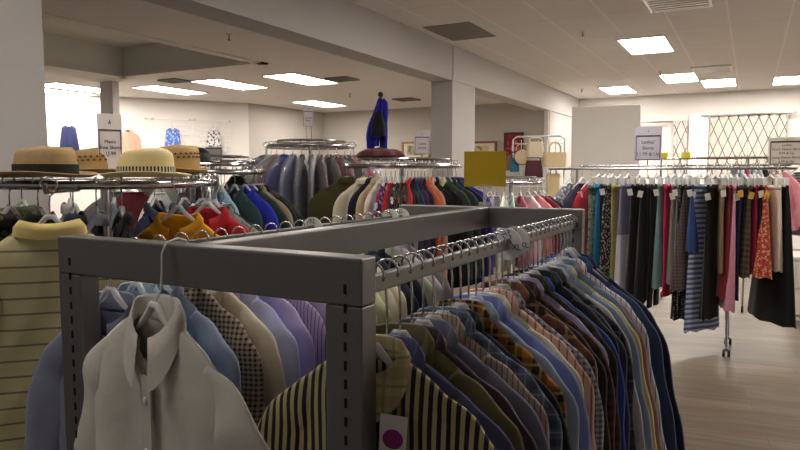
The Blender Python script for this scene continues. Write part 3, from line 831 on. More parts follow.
def hat(loc, label, mat, bandmat, cr=.098, ch=.098, br=.158, rz=0, band=.03, pinch=.016, holes=None, curl=.012):
    o = thing('straw_hat', label, 'hat', loc, rz, 'straw hats on the round rack')
    n = 40
    prof = [(cr * 1.0, 0), (cr * 1.0, ch * .3), (cr * .97, ch * .65), (cr * .93, ch * .85), (cr * .84, ch * .98), (cr * .6, ch * 1.02), (cr * .3, ch * .97), (.0, ch * .93)]
    vs = []; fs = []; m = len(prof)
    for i in range(n):
        th = 2 * PI * i / n
        for r, z in prof:
            x = r * 1.06 * math.cos(th); y = r * .92 * math.sin(th)
            zz = z - (pinch * math.exp(-(y / .03) ** 2) * (z / ch) ** 6) + .008 * math.cos(th) * (z / ch)
            vs.append((x, y, zz))
    for i in range(n):
        j = (i + 1) % n
        for q in range(m - 1): fs.append((i * m + q, j * m + q, j * m + q + 1, i * m + q + 1))
    MB().add(vs, fs).build('crown', mat, o, merge=.0005, auto=False)
    pb = [(cr * .99, .0), (cr * 1.12, -.003), (br * .85, -.002), (br, .006), (br * 1.005, .003), (br * .85, -.006), (cr * .98, -.004)]
    vs = []; fs = []; m = len(pb)
    for i in range(n):
        th = 2 * PI * i / n
        for r, z in pb:
            f = max(0, (r - cr) / (br - cr)); vs.append((r * 1.06 * math.cos(th), r * .96 * math.sin(th), z + curl * f * math.sin(th) ** 2))
    for i in range(n):
        j = (i + 1) % n
        for q in range(m): fs.append((i * m + q, j * m + q, j * m + (q + 1) % m, i * m + (q + 1) % m))
    MB().add(vs, fs).build('brim', mat, o, auto=False)
    if bandmat:
        MB().lathe([(cr * 1.0, .002), (cr * 1.035, .002), (cr * 1.03, band), (cr * .99, band)], n=n, sx=1.06, sy=.925).build('band', bandmat, o)
    if holes:
        mb = MB()
        for i in range(26):
            th = 2 * PI * i / 26
            for k in range(2):
                z = ch * (.52 + .14 * k); r = cr * (.985 - .012 * k); t2 = th + k * .12
                mb.box((r * 1.065 * math.cos(t2), r * .925 * math.sin(t2), z + .008 * math.cos(t2) * .6), (.005, .009, .006), t2)
        mb.build('openwork', holes, o, smooth=False)
M_band_bw, nt, b = newmat('striped_ribbon')
tc = nt.nodes.new('ShaderNodeTexCoord'); sx = nt.nodes.new('ShaderNodeSeparateXYZ'); nt.links.new(tc.outputs['Object'], sx.inputs[0])
ang = mth(nt, 'ARCTAN2', sx.outputs[1], sx.outputs[0])
st = mth(nt, 'LESS_THAN', mth(nt, 'FRACT', mth(nt, 'MULTIPLY', mth(nt, 'ADD', ang, 4), 46 / 6.283)), .55)
nt.links.new(mixc(nt, st, lin((214, 206, 186)), lin((24, 22, 22))), b.inputs['Base Color'])
M_straw1 = straw('straw_tan', (196, 168, 124), (158, 126, 86)); M_straw2 = straw('straw_gold', (206, 176, 122), (164, 130, 80)); M_straw3 = straw('straw_pale', (244, 230, 180), (226, 204, 146)); M_straw4 = straw('straw_amber', (214, 180, 122), (176, 138, 84))
HZ = BRz + .0165 + .012
hat((-2.222, 1.455, HZ + .004), 'tan straw hat with a wide black band, above the yellow polo', M_straw1, solid('black_ribbon', (22, 21, 24), .7), .102, .1, .165, math.radians(20), .042)
hat((-2.5, 1.86, HZ + .016), 'golden openwork straw hat between the black-banded hat and the paper sign', M_straw2, None, .092, .105, .14, math.radians(60), holes=solid('straw_hole', (96, 66, 34), .9))
hat((-1.9, 1.62, HZ + .004), 'pale cream straw hat with a black and white striped band', M_straw3, M_band_bw, .091, .096, .145, math.radians(40), .034, .024)
hat((-2.135, 1.985, HZ + .022), 'amber straw hat with openwork crown behind the pale cream hat', M_straw4, None, .09, .105, .125, math.radians(10), holes=solid('straw_hole', (96, 66, 34), .9))
# paper signs on holders
def paper_sign(loc, rz, w, h, label, title, lines, stand, paper=(240, 232, 234), top=.28, size=None, stand_group=None, base=True, two=False, tpos=.5):
    o = thing('paper_sign', label, 'sign', loc, rz)
    st = MB()
    if two: st.tube([(-.02, .004, 0), (-.02, .004, stand + .02)], .005, 8).tube([(.03, .004, 0), (.03, .004, stand + .02)], .005, 8)
    else: st.tube([(0, .006, 0), (0, .006, stand + h * .4)], .005, 8)
    st.lathe([(0, 0), (.03, 0), (.03, .008), (0, .008)], n=16)
    st.build('stand', M_chrome, o)
    MB().box((0, 0, stand + h / 2), (w, .004, h)).build('sheet', solid('paper_%d%d%d' % paper, paper, .75), o, smooth=False)
    fr = MB(); t = w * .025
    for dx, dz, a, b in ((-w * .44, -.5 * top * h, t, h * (1 - top) - t), (w * .44, -.5 * top * h, t, h * (1 - top) - t), (0, -h * .5 + t * 1.2, w * .9, t), (0, h * (.5 - top), w * .9, t * 2)):
        fr.box((dx, -.003, stand + h / 2 + dz), (a, .002, b))
    fr.build('printed_border', M_ink, o, smooth=False)
    # little emblem: a hanger-like triangle above a stroke
    e = MB(); zc = stand + h * (1 - top / 2); s = h * .035
    e.tube([(-s * .5, -.0035, zc - s), (0, -.0035, zc + s), (s * .5, -.0035, zc - s)], s * .16, 4)
    e.tube([(-s * .25, -.0035, zc - s * .2), (s * .25, -.0035, zc - s * .2)], s * .14, 4); e.build('emblem', M_ink, o, smooth=False)
    lettering(lines, o, M_ink, size or w * .2, (0, -.003, stand + h * (1 - top) * tpos), (PI / 2, 0, 0))
    return o
facing = lambda x, y: math.atan2(y, x) - PI / 2      # turns a sign's front (-Y) towards the aisle the visitor stands in
paper_sign((-2.41, 1.87, HZ - .01), facing(-2.36, 1.9) + .25, .098, .245, "white paper sign reading Men's Knit Shirts among the straw hats", '', ["Men's", 'Knit Shirts', '11.99'], .03, size=.02, tpos=.58)

# F: rounder behind (blue, tan, black) with a black cap
FX, FY, FR, FZ = -3.26, 3.15, .45, 1.6
round_rack('round_clothes_rack', 'chrome round rack with a black cap on top, behind the straw hats', FX, FY, FZ, FR, True)
ring_garments(FX, FY, FZ, FR, [
 (-70, 'tee', 'grey t-shirt', fab((120, 118, 118))), (-48, 'tee', 'maroon t-shirt', fab((104, 36, 44))), (-25, 'tee', 'white t-shirt', fab((224, 222, 218))), (-8, 'tee', 'charcoal t-shirt', fab((60, 60, 64))),
 (10, 'tee', 'silver grey t-shirt', fab((176, 176, 178))), (22, 'tee', 'pale blue t-shirt', fab((160, 186, 206))), (34, 'jacket', 'dark teal hooded jacket', fab((40, 62, 64))),
 (45, 'jacket', 'royal blue sports jacket with white patch', fab((36, 44, 168)), dict(s=1.03)),
 (54, 'jacket', 'dark green jacket', fab((40, 54, 42))), (60, 'jacket', 'khaki tan jacket', fab((140, 128, 108))), (68, 'jacket', 'black zip jacket', fab((22, 22, 24))), (90, 'tee', 'faded black t-shirt', fab((48, 46, 48))), (150, 'tee', 'stone grey t-shirt', fab((150, 148, 142)))],
 'on the round rack topped by the black cap', 'tops on the cap-topped round rack', 'hangers on the cap-topped round rack')
cp = thing('baseball_cap', 'black cap lying on the round rack behind the amber straw hat', 'cap', (FX + .14, FY - .1, FZ + .062), math.radians(30))
MB().lathe([(.09, 0), (.092, .03), (.082, .065), (.05, .09), (0, .098)], n=24).build('crown', M_black, cp)
MB().add([(.08, -.06, .01), (.17, -.04, .0), (.19, 0, -.002), (.17, .04, 0), (.08, .06, .01), (.08, -.06, .005), (.17, -.04, -.005), (.19, 0, -.007), (.17, .04, -.005), (.08, .06, .005)], [(0, 1, 2, 3, 4), (9, 8, 7, 6, 5), (0, 5, 6, 1), (1, 6, 7, 2), (2, 7, 8, 3), (3, 8, 9, 4), (4, 9, 5, 0)]).build('peak', M_black, cp, smooth=False)

# D: bagged garments
DX, DY, DR, DZ = -3.72, 5.1, .42, 1.84
round_rack('round_clothes_rack', 'tall chrome round rack of garments in clear plastic bags', DX, DY, DZ, DR, True)
bag = [(-98, 'pale silver', (196, 202, 210)), (-84, 'blue grey', (150, 166, 184)), (-71, 'grey teal', (112, 132, 138)), (-58, 'soft white', (206, 206, 206)), (-46, 'dusty pink', (186, 152, 152)), (-34, 'cobalt blue', (48, 60, 168)), (-22, 'steel blue', (122, 138, 180)), (-11, 'midnight navy', (42, 46, 76)), (0, 'slate grey', (96, 98, 118)),
       (11, 'mulberry', (110, 50, 70)), (22, 'dark plum', (66, 36, 52)), (34, 'brick red', (150, 50, 56)), (48, 'charcoal', (54, 52, 56)), (62, 'scarlet', (186, 34, 48)), (78, 'mid grey', (140, 140, 146)), (96, 'pale rose', (200, 170, 172))]
ring_garments(DX, DY, DZ, DR, [(p_, 'bagged', 'bagged %s long coat' % d if i % 2 else 'bagged %s long dress' % d, fab(c)) for i, (p_, d, c) in enumerate(bag)], 'on the tall round rack by the back wall', 'plastic-bagged garments on the tall round rack', 'hangers on the tall round rack')
paper_sign((DX - .02, DY, DZ + .05), facing(DX, DY), .1, .2, 'small white sign on two rods above the bagged garments', '', ['Formal', 'Wear'], .14, size=.022, two=True)

# E: rounder with maroon top
EX, EY, ER, EZ = -2.36, 4.43, .44, 1.645
round_rack('round_clothes_rack', 'chrome round rack with a maroon ruffled top, in the middle', EX, EY, EZ, ER, True)
F_ = fab
ring_garments(EX, EY, EZ, ER, [
 (-100, 'blazer', 'dark green jacket', F_((50, 56, 44))),
 (-75, 'blazer', 'olive green blazer', F_((78, 72, 40)), dict(lod=0)),
 (-41, 'blazer', 'cream wool blazer', F_((226, 218, 192)), dict(s=1.03)),
 (-31, 'blazer', 'navy blazer', F_((36, 38, 60))),
 (-26, 'blazer', 'tan beige blazer', F_((200, 178, 146))),
 (-21, 'blazer', 'ivory jacket', F_((230, 222, 204))),
 (-16, 'blouse', 'royal blue blouse with red and white flowers', F_((36, 54, 150), 'floral', (220, 210, 210), (190, 40, 60), p=.035)),
 (-11, 'blouse', 'bright red blouse', F_((196, 34, 46))),
 (-7, 'blouse', 'black blouse with white leaves', F_((26, 26, 32), 'floral', (210, 208, 206), p=.03)),
 (-3, 'blouse', 'black and rust floral blouse', F_((30, 26, 26), 'floral', (150, 84, 60), (90, 96, 70), p=.03)),
 (1, 'blouse', 'dark brown leaf print blouse', F_((52, 42, 34), 'floral', (130, 110, 80), p=.028)),
 (4.5, 'blazer', 'tomato red jacket', F_((206, 44, 52))),
 (8, 'blazer', 'black fitted jacket', F_((24, 24, 28))),
 (11, 'blazer', 'dark teal jacket', F_((34, 66, 82))),
 (14, 'blazer', 'deep purple jacket', F_((66, 40, 84))),
 (17, 'blazer', 'midnight blue jacket', F_((34, 36, 62))),
 (20.5, 'blazer', 'bright orange jacket', F_((226, 106, 62))),
 (24, 'blazer', 'dusty salmon jacket', F_((196, 150, 124))),
 (29, 'blazer', 'jet black coat', F_((18, 18, 20))),
 (35, 'blazer', 'black jacket with cream edging', F_((22, 24, 26)), dict(collar_mat=F_((214, 206, 176)))),
 (41, 'blazer', 'moss green jacket', F_((62, 72, 60))),
 (48, 'blazer', 'dark slate green jacket', F_((48, 62, 62))),
 (55, 'blazer', 'navy blue coat', F_((30, 34, 66))),
 (63, 'blazer', 'cobalt violet jacket', F_((66, 56, 150))),
], 'on the maroon-topped round rack', 'jackets and blouses on the maroon-topped round rack', 'hangers on the maroon-topped round rack')
TX_, TY_ = EX - .15, EY - .08
top = thing('ruffled_topper', 'maroon ruffled cloth top on the middle round rack', 'rack topper', (TX_, TY_, EZ + .062))
MB().lathe([(0, .05), (.06, .062), (.12, .066), (.165, .045), (.19, .014), (.16, 0), (0, 0)], n=72, wob=.05, k=9).build('cushion', fab((104, 50, 54)), top)
sd = thing('display_stand', 'dark knobbed stand holding up the royal blue scarf', 'stand', (TX_, TY_, EZ + .124))
MB().tube([(0, 0, 0), (0, 0, .4)], .009, 8).build('pole', M_black, sd)
MB().lathe([(0, 0), (.06, 0), (.055, .012), (.01, .02), (0, .02)], n=20).build('base', M_black, sd)
MB().lathe([(0, -.022), (.016, -.016), (.022, 0), (.016, .016), (0, .022)], c=(0, 0, .42), n=14).build('knob', M_black, sd)
MB().tube([(-.03, 0, .37), (0, 0, .385), (.03, 0, .365)], .007, 8).build('crossbar', M_black, sd)
# scarf: draped sheet falling from the crossbar, long on the left
sf = MB(); nxs, nzs = 14, 16; vs = []
for side in (-1, 1):
    for j in range(nzs + 1):
        v = j / nzs
        for i in range(nxs + 1):
            s = -1 + 2 * i / nxs
            w = .028 + .03 * min(1, v * 2.2) - .02 * max(0, v - .5)
            cx = -.005 - .055 * min(1, v * 1.4)
            x = cx + s * w; yv = side * (.03 + .02 * v) * math.sqrt(max(0, 1 - s ** 4)) + .008 * math.sin(6 * s + 3 * v)
            vs.append((x, yv, .395 - .05 * s * s * (1 - v) - .385 * v + .02 * (s > .2) * v))
W_ = nxs + 1
fs = [(o_ + j * W_ + i, o_ + j * W_ + i + 1, o_ + (j + 1) * W_ + i + 1, o_ + (j + 1) * W_ + i) for o_ in (0, W_ * (nzs + 1)) for j in range(nzs) for i in range(nxs)]
sfo = thing('scarf', 'royal blue scarf draped over the stand on the maroon topper', 'scarf', (TX_, TY_, EZ + .124), facing(EX, EY))
sf.add(vs, fs).build('drape', fab((38, 36, 150)), sfo, merge=.0008, auto=False)
vs = []
rt = MB().lathe([(.024, 0), (.028, .1), (.026, .2), (.034, .3), (.03, .36), (.0, .395)], c=(.026, 0, -.0), n=16, sy=.8); rt.build('tail', fab((38, 36, 150)), sfo)
pu = thing('drawstring_pouch', 'black cloth pouch hanging in front of the royal blue scarf', 'pouch', (TX_ + .03, TY_ - .085, EZ + .105), facing(EX, EY))
MB().lathe([(0, .12), (.048, .12), (.054, .14), (.05, .2), (.038, .25), (.028, .29), (.03, .3)], n=20, sy=.55, wob=.03, k=7).build('bag', fab((34, 34, 36)), pu)
MB().tube([(-.015, 0, .29), (-.005, .03, .35), (.0, .06, .37)], .003, 6).build('cord', M_black, pu)
paper_sign((EX + .14, EY + .05, EZ + .05), facing(EX, EY), .12, .18, 'white sign sheet beside the maroon top, in front of the column', '', ['Ladies', 'Jackets'], .04, size=.024)

# I: small round rack of pastel tops
IX, IY, IR, IZ = -2.03, 6.0, .3, 1.5
round_rack('round_clothes_rack', 'low chrome round rack of pastel tops behind the yellow sign', IX, IY, IZ, IR, True)
ring_garments(IX, IY, IZ, IR, [
 (-95, 'tee', 'pale grey top', fab((190, 190, 192))), (-75, 'tee', 'aqua top', fab((130, 180, 180))), (-56, 'tee', 'white lace top', fab((232, 230, 226))), (-40, 'tee', 'blush pink top', fab((226, 176, 182))), (-25, 'tee', 'grey marl top', fab((150, 150, 154))),
 (-10, 'tee', 'off white top', fab((226, 222, 210))), (4, 'tee', 'mint green top', fab((166, 204, 190))), (18, 'tee', 'rose pink top', fab((206, 110, 130))), (33, 'tee', 'snow white top', fab((238, 236, 234))), (48, 'tee', 'coral pink top', fab((214, 130, 136))), (64, 'tee', 'burgundy top', fab((116, 36, 54))), (80, 'tee', 'plain black top', fab((26, 26, 30))), (97, 'tee', 'cream knit top', fab((224, 214, 190)))],
 'on the low round rack behind the yellow sign', 'pastel tops on the low round rack', 'hangers on the low round rack')

# ------------------------------------------------------------------ bag rack
gx, gy = -2.45, 8.35
gr = thing('grid_rack', 'white wire grid rack hung with handbags beside the red picture', 'rack', (gx, gy, 0), math.radians(12))
mb = MB()
for k in range(7): mb.tube([(-.33 + .11 * k, 0, .1), (-.33 + .11 * k, 0, 2.02)], .005, 6)
for k in range(14): mb.tube([(-.33, 0, .15 + .14 * k), (.33, 0, .15 + .14 * k)], .004, 6)
mb.build('grid', M_white, gr); 
MB().tube([(-.33, 0, .1), (-.33, 0, 2.02), (-.28, 0, 2.06), (.28, 0, 2.06), (.33, 0, 2.02), (.33, 0, .1)], .011, 8).build('frame', M_white, gr)
MB().box((-.33, 0, .05), (.04, .5, .1)).box((.33, 0, .05), (.04, .5, .1)).build('foot', M_white, gr, smooth=False)
def handbag(kind, px, dy, z, w, h, d, mat, label, strap):
    # px along the grid, dy in front of it
    c, s = math.cos(math.radians(12)), math.sin(math.radians(12))
    o = thing('handbag', label, 'handbag', (gx + px * c + dy * s, gy + px * s - dy * c, z), math.radians(12 + 10), 'handbags on the grid rack')
    mb = MB()
    if kind == 'round':
        mb.lathe([(0, -d / 2), (w * .45, -d / 2), (w * .5, -d * .35), (w * .5, d * .35), (w * .45, d / 2), (0, d / 2)], n=28)
        b = mb.build('bag_body', mat, o); b.rotation_euler = (PI / 2, 0, 0); b.location = (0, 0, h / 2)
    else:
        n = 20; vs = []; tp = .82 if kind == 'hobo' else (1.0 if kind == 'tote' else .9)
        Z = [0, .06, .3, .6, .85, 1.0]
        for zz in Z:
            wv = (1 if zz > .03 else .93) * (1 - (1 - tp) * zz) * (1 + (.06 * math.sin(zz * PI) if kind == 'hobo' else 0)); dv = 1 - .35 * zz
            for k in range(n):
                th = 2 * PI * k / n; cx, sy = math.cos(th), math.sin(th); e = .35
                vs.append((w / 2 * wv * math.copysign(abs(cx) ** e, cx), d / 2 * dv * math.copysign(abs(sy) ** .6, sy), h * zz))
        fs = [(j * n + k, j * n + (k + 1) % n, (j + 1) * n + (k + 1) % n, (j + 1) * n + k) for j in range(len(Z) - 1) for k in range(n)] + [tuple(range(n)), tuple(range((len(Z) - 1) * n, len(Z) * n))]
        mb.add(vs, fs).build('bag_body', mat, o)
    for q in ((-1, 1) if kind == 'tote' else (0,)):
        ww = w * (.24 if kind == 'tote' else .38)
        MB().tube([(-ww, q * d * .25, h * .93), (-ww * .95, q * d * .25, h + strap * .6), (-ww * .5, q * d * .22, h + strap), (ww * .5, q * d * .22, h + strap), (ww * .95, q * d * .25, h + strap * .6), (ww, q * d * .25, h * .93)], .008, 6).build('handle', mat, o)
    return o
bt_ = lambda n_, c: solid(n_, c, .5, 0, .4, .05, 20, .05)
handbag('round', -.2, .07, 1.69, .2, .2, .08, bt_('bag_beige', (214, 192, 150)), 'round beige drum handbag left on the grid rack', .07)
handbag('hobo', -.03, .09, 1.79, .22, .2, .09, bt_('bag_cream', (230, 216, 188)), 'cream flap handbag at the top middle of the grid rack', .05)
handbag('tote', .22, .17, 1.66, .29, .19, .11, bt_('bag_tan', (220, 198, 154)), 'tan tote handbag with two handles right on the grid rack', .12)
handbag('hobo', -.05, .07, 1.53, .23, .22, .09, bt_('bag_wine', (84, 30, 44)), 'wine red handbag under the cream bag on the grid rack', .04)
handbag('hobo', -.3, .05, 1.6, .12, .18, .05, bt_('bag_teal', (28, 108, 136)), 'teal pouch handbag on the left edge of the grid rack', .08)
handbag('tote', .2, .07, 1.22, .17, .36, .05, bt_('bag_straw', (216, 196, 150)), 'long straw bag hanging below the tan tote', .05)
handbag('hobo', -.39, .05, 1.62, .15, .2, .05, bt_('bag_brown', (120, 84, 54)), 'small brown bag beside the teal pouch', .08)

# ------------------------------------------------------------------ J: rolling rack with skirts and trousers
JY, JZ = 6.45, 1.63
jr = thing('rolling_rack', 'long chrome rolling rack of skirts and trousers on the right', 'clothes rack', (-.7, JY, 0))
jx = lambda x: x + .7
MB().tube([(jx(-1.78), 0, JZ), (jx(.34), 0, JZ)], .011, 10).build('hang_bar', M_darkchrome, jr)
MB().tube([(jx(-1.5), .1, JZ + .03), (jx(.3), .1, JZ + .03)], .008, 10).build('upper_bar', M_darkchrome, jr)
for x in (-1.5, -.14):
    for s in (-1, 1):
        lg = MB().tube([(jx(x), 0, JZ), (jx(x) - .02, s * .06, .9), (jx(x) + .01, s * .23, .08)], .012, 10).build('leg', M_chrome, jr)
        cs = MB().box((jx(x) + .01, s * .23, .062), (.03, .03, .03)).build('caster', M_darkchrome, lg, smooth=False)
        w = MB()
        for q in (-1, 1): w.tube([(jx(x) + .01 + q * .01, s * .23, .03), (jx(x) + .01 + q * .03, s * .23, .03)], .03, 16)
        w.build('wheel', M_rubber, lg)
exec_where = 'on the long rolling rack'
sk = lambda **k: k
J = [  # px-like order from left to right: x, kind, desc, material, extra, turn, tag
 (-1.564, 'blouse', 'grey and white print blouse', F_((120, 120, 130), 'floral', (206, 206, 212), p=.035), None, 35, None),
 (-1.450, 'blouse', 'dark purple blouse', F_((54, 48, 78)), None, 25, None),
 (-1.367, 'blouse', 'lipstick red blouse', F_((176, 34, 56)), None, 20, 'white'),
 (-1.294, 'trousers', 'grey green patterned trousers', F_((130, 148, 132), 'floral', (90, 110, 100), p=.03), sk(L=.85), 14, None),
 (-1.232, 'trousers', 'turquoise blue trousers', F_((30, 128, 186)), sk(L=.92), 22, None),
 (-1.189, 'trousers', 'deep navy trousers', F_((22, 28, 52)), sk(L=.85), 12, None),
 (-1.163, 'skirt', 'black and white tribal print skirt', F_((36, 36, 44), 'floral', (160, 156, 148), p=.022), sk(L=.85, wb=.2), 16, 'white'),
 (-1.093, 'trousers', 'olive yellow trousers', F_((166, 158, 92)), sk(L=.95), 24, None),
 (-1.024, 'skirt', 'lavender grey skirt with white lower tier', F_((132, 134, 170), 'tier', (206, 206, 216), p=.6), sk(L=1.0, wb=.24), 26, None),
 (-0.929, 'skirt', 'long black straight skirt', F_((16, 16, 18)), sk(L=1.15, wb=.2), 26, 'white'),
 (-0.854, 'skirt', 'black skirt with a thin grey slit', F_((22, 22, 24), 'pin', (110, 112, 118), p=.2), sk(L=1.1, wb=.19), 14, 'white'),
 (-0.770, 'trousers', 'wide black trousers', F_((14, 14, 17)), sk(L=1.12), 28, None),
 (-0.680, 'skirt', 'teal grey skirt', F_((116, 148, 146)), sk(L=.95, wb=.18), 14, 'white'),
 (-0.623, 'trousers', 'hot crimson trousers', F_((198, 34, 84)), sk(L=1.0), 15, None),
 (-0.568, 'skirt', 'taupe grey skirt', F_((144, 138, 132)), sk(L=.9, wb=.18), 14, 'cream'),
 (-0.522, 'skirt', 'pale grey knit skirt', F_((152, 162, 164)), sk(L=.85, wb=.17), 10, 'white'),
 (-0.492, 'skirt', 'black skirt with white dots', F_((20, 20, 26), 'dots', (170, 170, 176), p=.022), sk(L=1.22, wb=.2), 10, None),
 (-0.422, 'skirt', 'brown grey crinkled skirt', F_((98, 86, 82), 'check', (66, 56, 56), p=.03), sk(L=.95, wb=.3, T1=.07, folds=11), 30, None),
 (-0.401, 'skirt', 'denim blue skirt', F_((50, 74, 132)), sk(L=.6, wb=.2), 12, 'white'),
 (-0.348, 'skirt', 'blue and white striped long skirt', F_((88, 108, 160), 'hstripe', (190, 198, 212), p=.045), sk(L=1.32, wb=.24), 18, 'white'),
 (-0.287, 'skirt', 'plain black pencil skirt', F_((18, 17, 20)), sk(L=1.2, wb=.18), 14, 'cream'),
 (-0.227, 'trousers', 'khaki brown trousers', F_((138, 114, 84)), sk(L=.75), 10, 'white'),
 (-0.184, 'skirt', 'rust red skirt', F_((132, 36, 36)), sk(L=1.0, wb=.17), 12, None),
 (-0.155, 'skirt', 'ballet pink skirt', F_((218, 150, 172)), sk(L=1.1, wb=.2), 14, 'white'),
 (-0.112, 'trousers', 'ink navy trousers', F_((34, 42, 70)), sk(L=.98), 22, 'yellow'),
 (-0.047, 'skirt', 'brown tartan skirt', F_((94, 80, 58), 'plaid', (58, 48, 40), (130, 120, 96), p=.05), sk(L=.8, wb=.18), 18, 'yellow'),
 (-0.004, 'skirt', 'cherry red waist skirt', F_((150, 28, 60)), sk(L=.7, wb=.17), 12, None),
 (0.023, 'skirt', 'short blue black skirt', F_((22, 26, 42)), sk(L=.68, wb=.18), 22, 'cream'),
 (0.050, 'skirt', 'orange red floral skirt', F_((190, 74, 44), 'floral', (206, 170, 140), (160, 48, 32), p=.022), sk(L=.78, wb=.27, T1=.07), 30, 'yellow'),
 (0.150, 'skirt', 'ivory white skirt', F_((226, 216, 198)), sk(L=.72, wb=.24, T1=.06), 24, None),
 (0.200, 'skirt', 'black full length skirt', F_((12, 12, 13)), sk(L=1.17, wb=.34, T1=.09), 38, None),
]
TURN = {12: -20, 13: -18, 14: -18, 15: -20, 16: -24, 17: -36, 18: -20, 19: -34, 20: -16}
for i, (x, kind, desc, mat, ex, turn, tg) in enumerate(J):
    # hung across the bar: hanger plane runs along Y, turned a little
    tl = math.radians(0)
    garment(kind, desc, mat, (x, JY, JZ + .0145), -PI / 2 + math.radians(TURN.get(i, -27 + 56 * (i / 30) ** 1.1)), exec_where, 'skirts and trousers on the rolling rack', 1, i % 3, extra=ex, drop=.03, hgroup='hangers on the rolling rack', tagc=tg, hbody=M_frost)

# K: rack behind with tops, and pink jacket far right
KY, KZ = 8.35, 1.76
kr = thing('rolling_rack', 'chrome rolling rack behind the skirts rack with two yellow tags', 'clothes rack', (-.3, KY, 0))
MB().tube([(-.95, 0, KZ), (.6, 0, KZ)], .014, 10).build('hang_bar', M_chrome, kr)
for x in (-.65, .27):
    MB().tube([(x, 0, KZ), (x, 0, .1)], .013, 10).build('post', M_chrome, kr)
    ft = MB().tube([(x, -.03, .09), (x, .5, .09)], .013, 8).build('foot', M_chrome, kr)
    for yy in (-.03, .5):
        MB().tube([(x - .012, yy, .035), (x + .012, yy, .035)], .034, 16).build('wheel', M_rubber, ft)
        MB().box((x, yy, .07), (.02, .02, .03)).build('caster', M_darkchrome, ft, smooth=False)
    ft.parent = kr
for i, (x, d, c) in enumerate([(-.16, 'steel blue t-shirt', (70, 110, 150)), (-.1, 'plain white t-shirt', (236, 236, 236)), (-.04, 'magenta pink t-shirt', (186, 50, 110)), (.02, 'ice blue t-shirt', (190, 214, 226)), (.08, 'silver t-shirt', (206, 206, 210)), (.14, 'black t-shirt', (30, 30, 34)), (.2, 'peach t-shirt', (230, 196, 172)), (.26, 'cream t-shirt', (232, 222, 200))]):
    garment('tee', d, fab(c), (x, KY, KZ + .0145), PI / 2 * -1 + math.radians(10), 'on the rolling rack behind the skirts', 'small tops on the rear rolling rack', 1, i % 3, hgroup='hangers on the rear rolling rack', drop=.008)
garment('blouse', 'candy pink ruffled blouse', fab((226, 150, 166)), (.29, KY - .0, KZ + .0145), -PI / 2 + math.radians(50), 'at the right end of the rear rolling rack', None, 1, 1, hgroup='hangers on the rear rolling rack', drop=.05)
garment('blouse', 'grey striped blouse', fab((150, 150, 154), 'hstripe', (90, 90, 98), p=.03), (.47, KY, KZ + .0145), -PI / 2 + math.radians(40), 'at the right end of the rear rolling rack', None, 1, 2, hgroup='hangers on the rear rolling rack', drop=.05)
def ytag(x, label):
    o = thing('bar_tag', label, 'tag', (x, KY - .02, KZ), 0, 'yellow tags on the rear rack')
    MB().box((0, 0, .035), (.1, .004, .07)).build('card', solid('lemon_card', (232, 216, 40), .6), o, smooth=False)
    MB().tube([(0, .004, -.014), (0, .02, .016), (0, .034, -.01)], .003, 6).build('clip', M_white, o)
ytag(-.68, 'yellow tag on the rear rack bar, right of the skirts sign')
ytag(-.93, 'yellow tag at the left end of the rear rack bar')
paper_sign((-.87, 6.58, JZ + .03), facing(-.87, 6.6), .24, .32, "grey lilac paper sign reading Ladies' Skirts above the skirts rack", '', ["Ladies'", 'Skirts', '11.99 & Up'], .05, paper=(190, 186, 198), size=.045)
paper_sign((.26, JY + .03, JZ + .005), facing(.3, 7.15), .27, .235, 'pale paper sign with lines of print at the right, by the curtains', '', ['Ladies', 'Short Sleeve Shirts', '4.99 & Up', 'Long Sleeve Shirts', '6.99 & Up'], .025, paper=(238, 228, 216), top=.16, size=.028)

# white cabinet at the right
cb = thing('drawer_cabinet', 'white low drawer cabinet behind the skirts at the right edge', 'cabinet', (1.2, 8.42, 0))
M_cab = solid('white_laminate', (226, 220, 210), .5)
MB().box((0, 0, .33), (1.5, .6, .66)).build('carcass', M_cab, cb, smooth=False, bevel=.005)
for k in range(2):
    d = MB().box((0, -.31, .2 + .29 * k), (1.46, .02, .27)).build('drawer', M_cab, cb, smooth=False, bevel=.004)
    MB().box((-.45, -.325, .28 + .29 * k), (.16, .015, .015)).build('handle', M_darkchrome, d, smooth=False)
MB().box((0, 0, .675), (1.54, .64, .03)).build('top', M_cab, cb, smooth=False, bevel=.004)

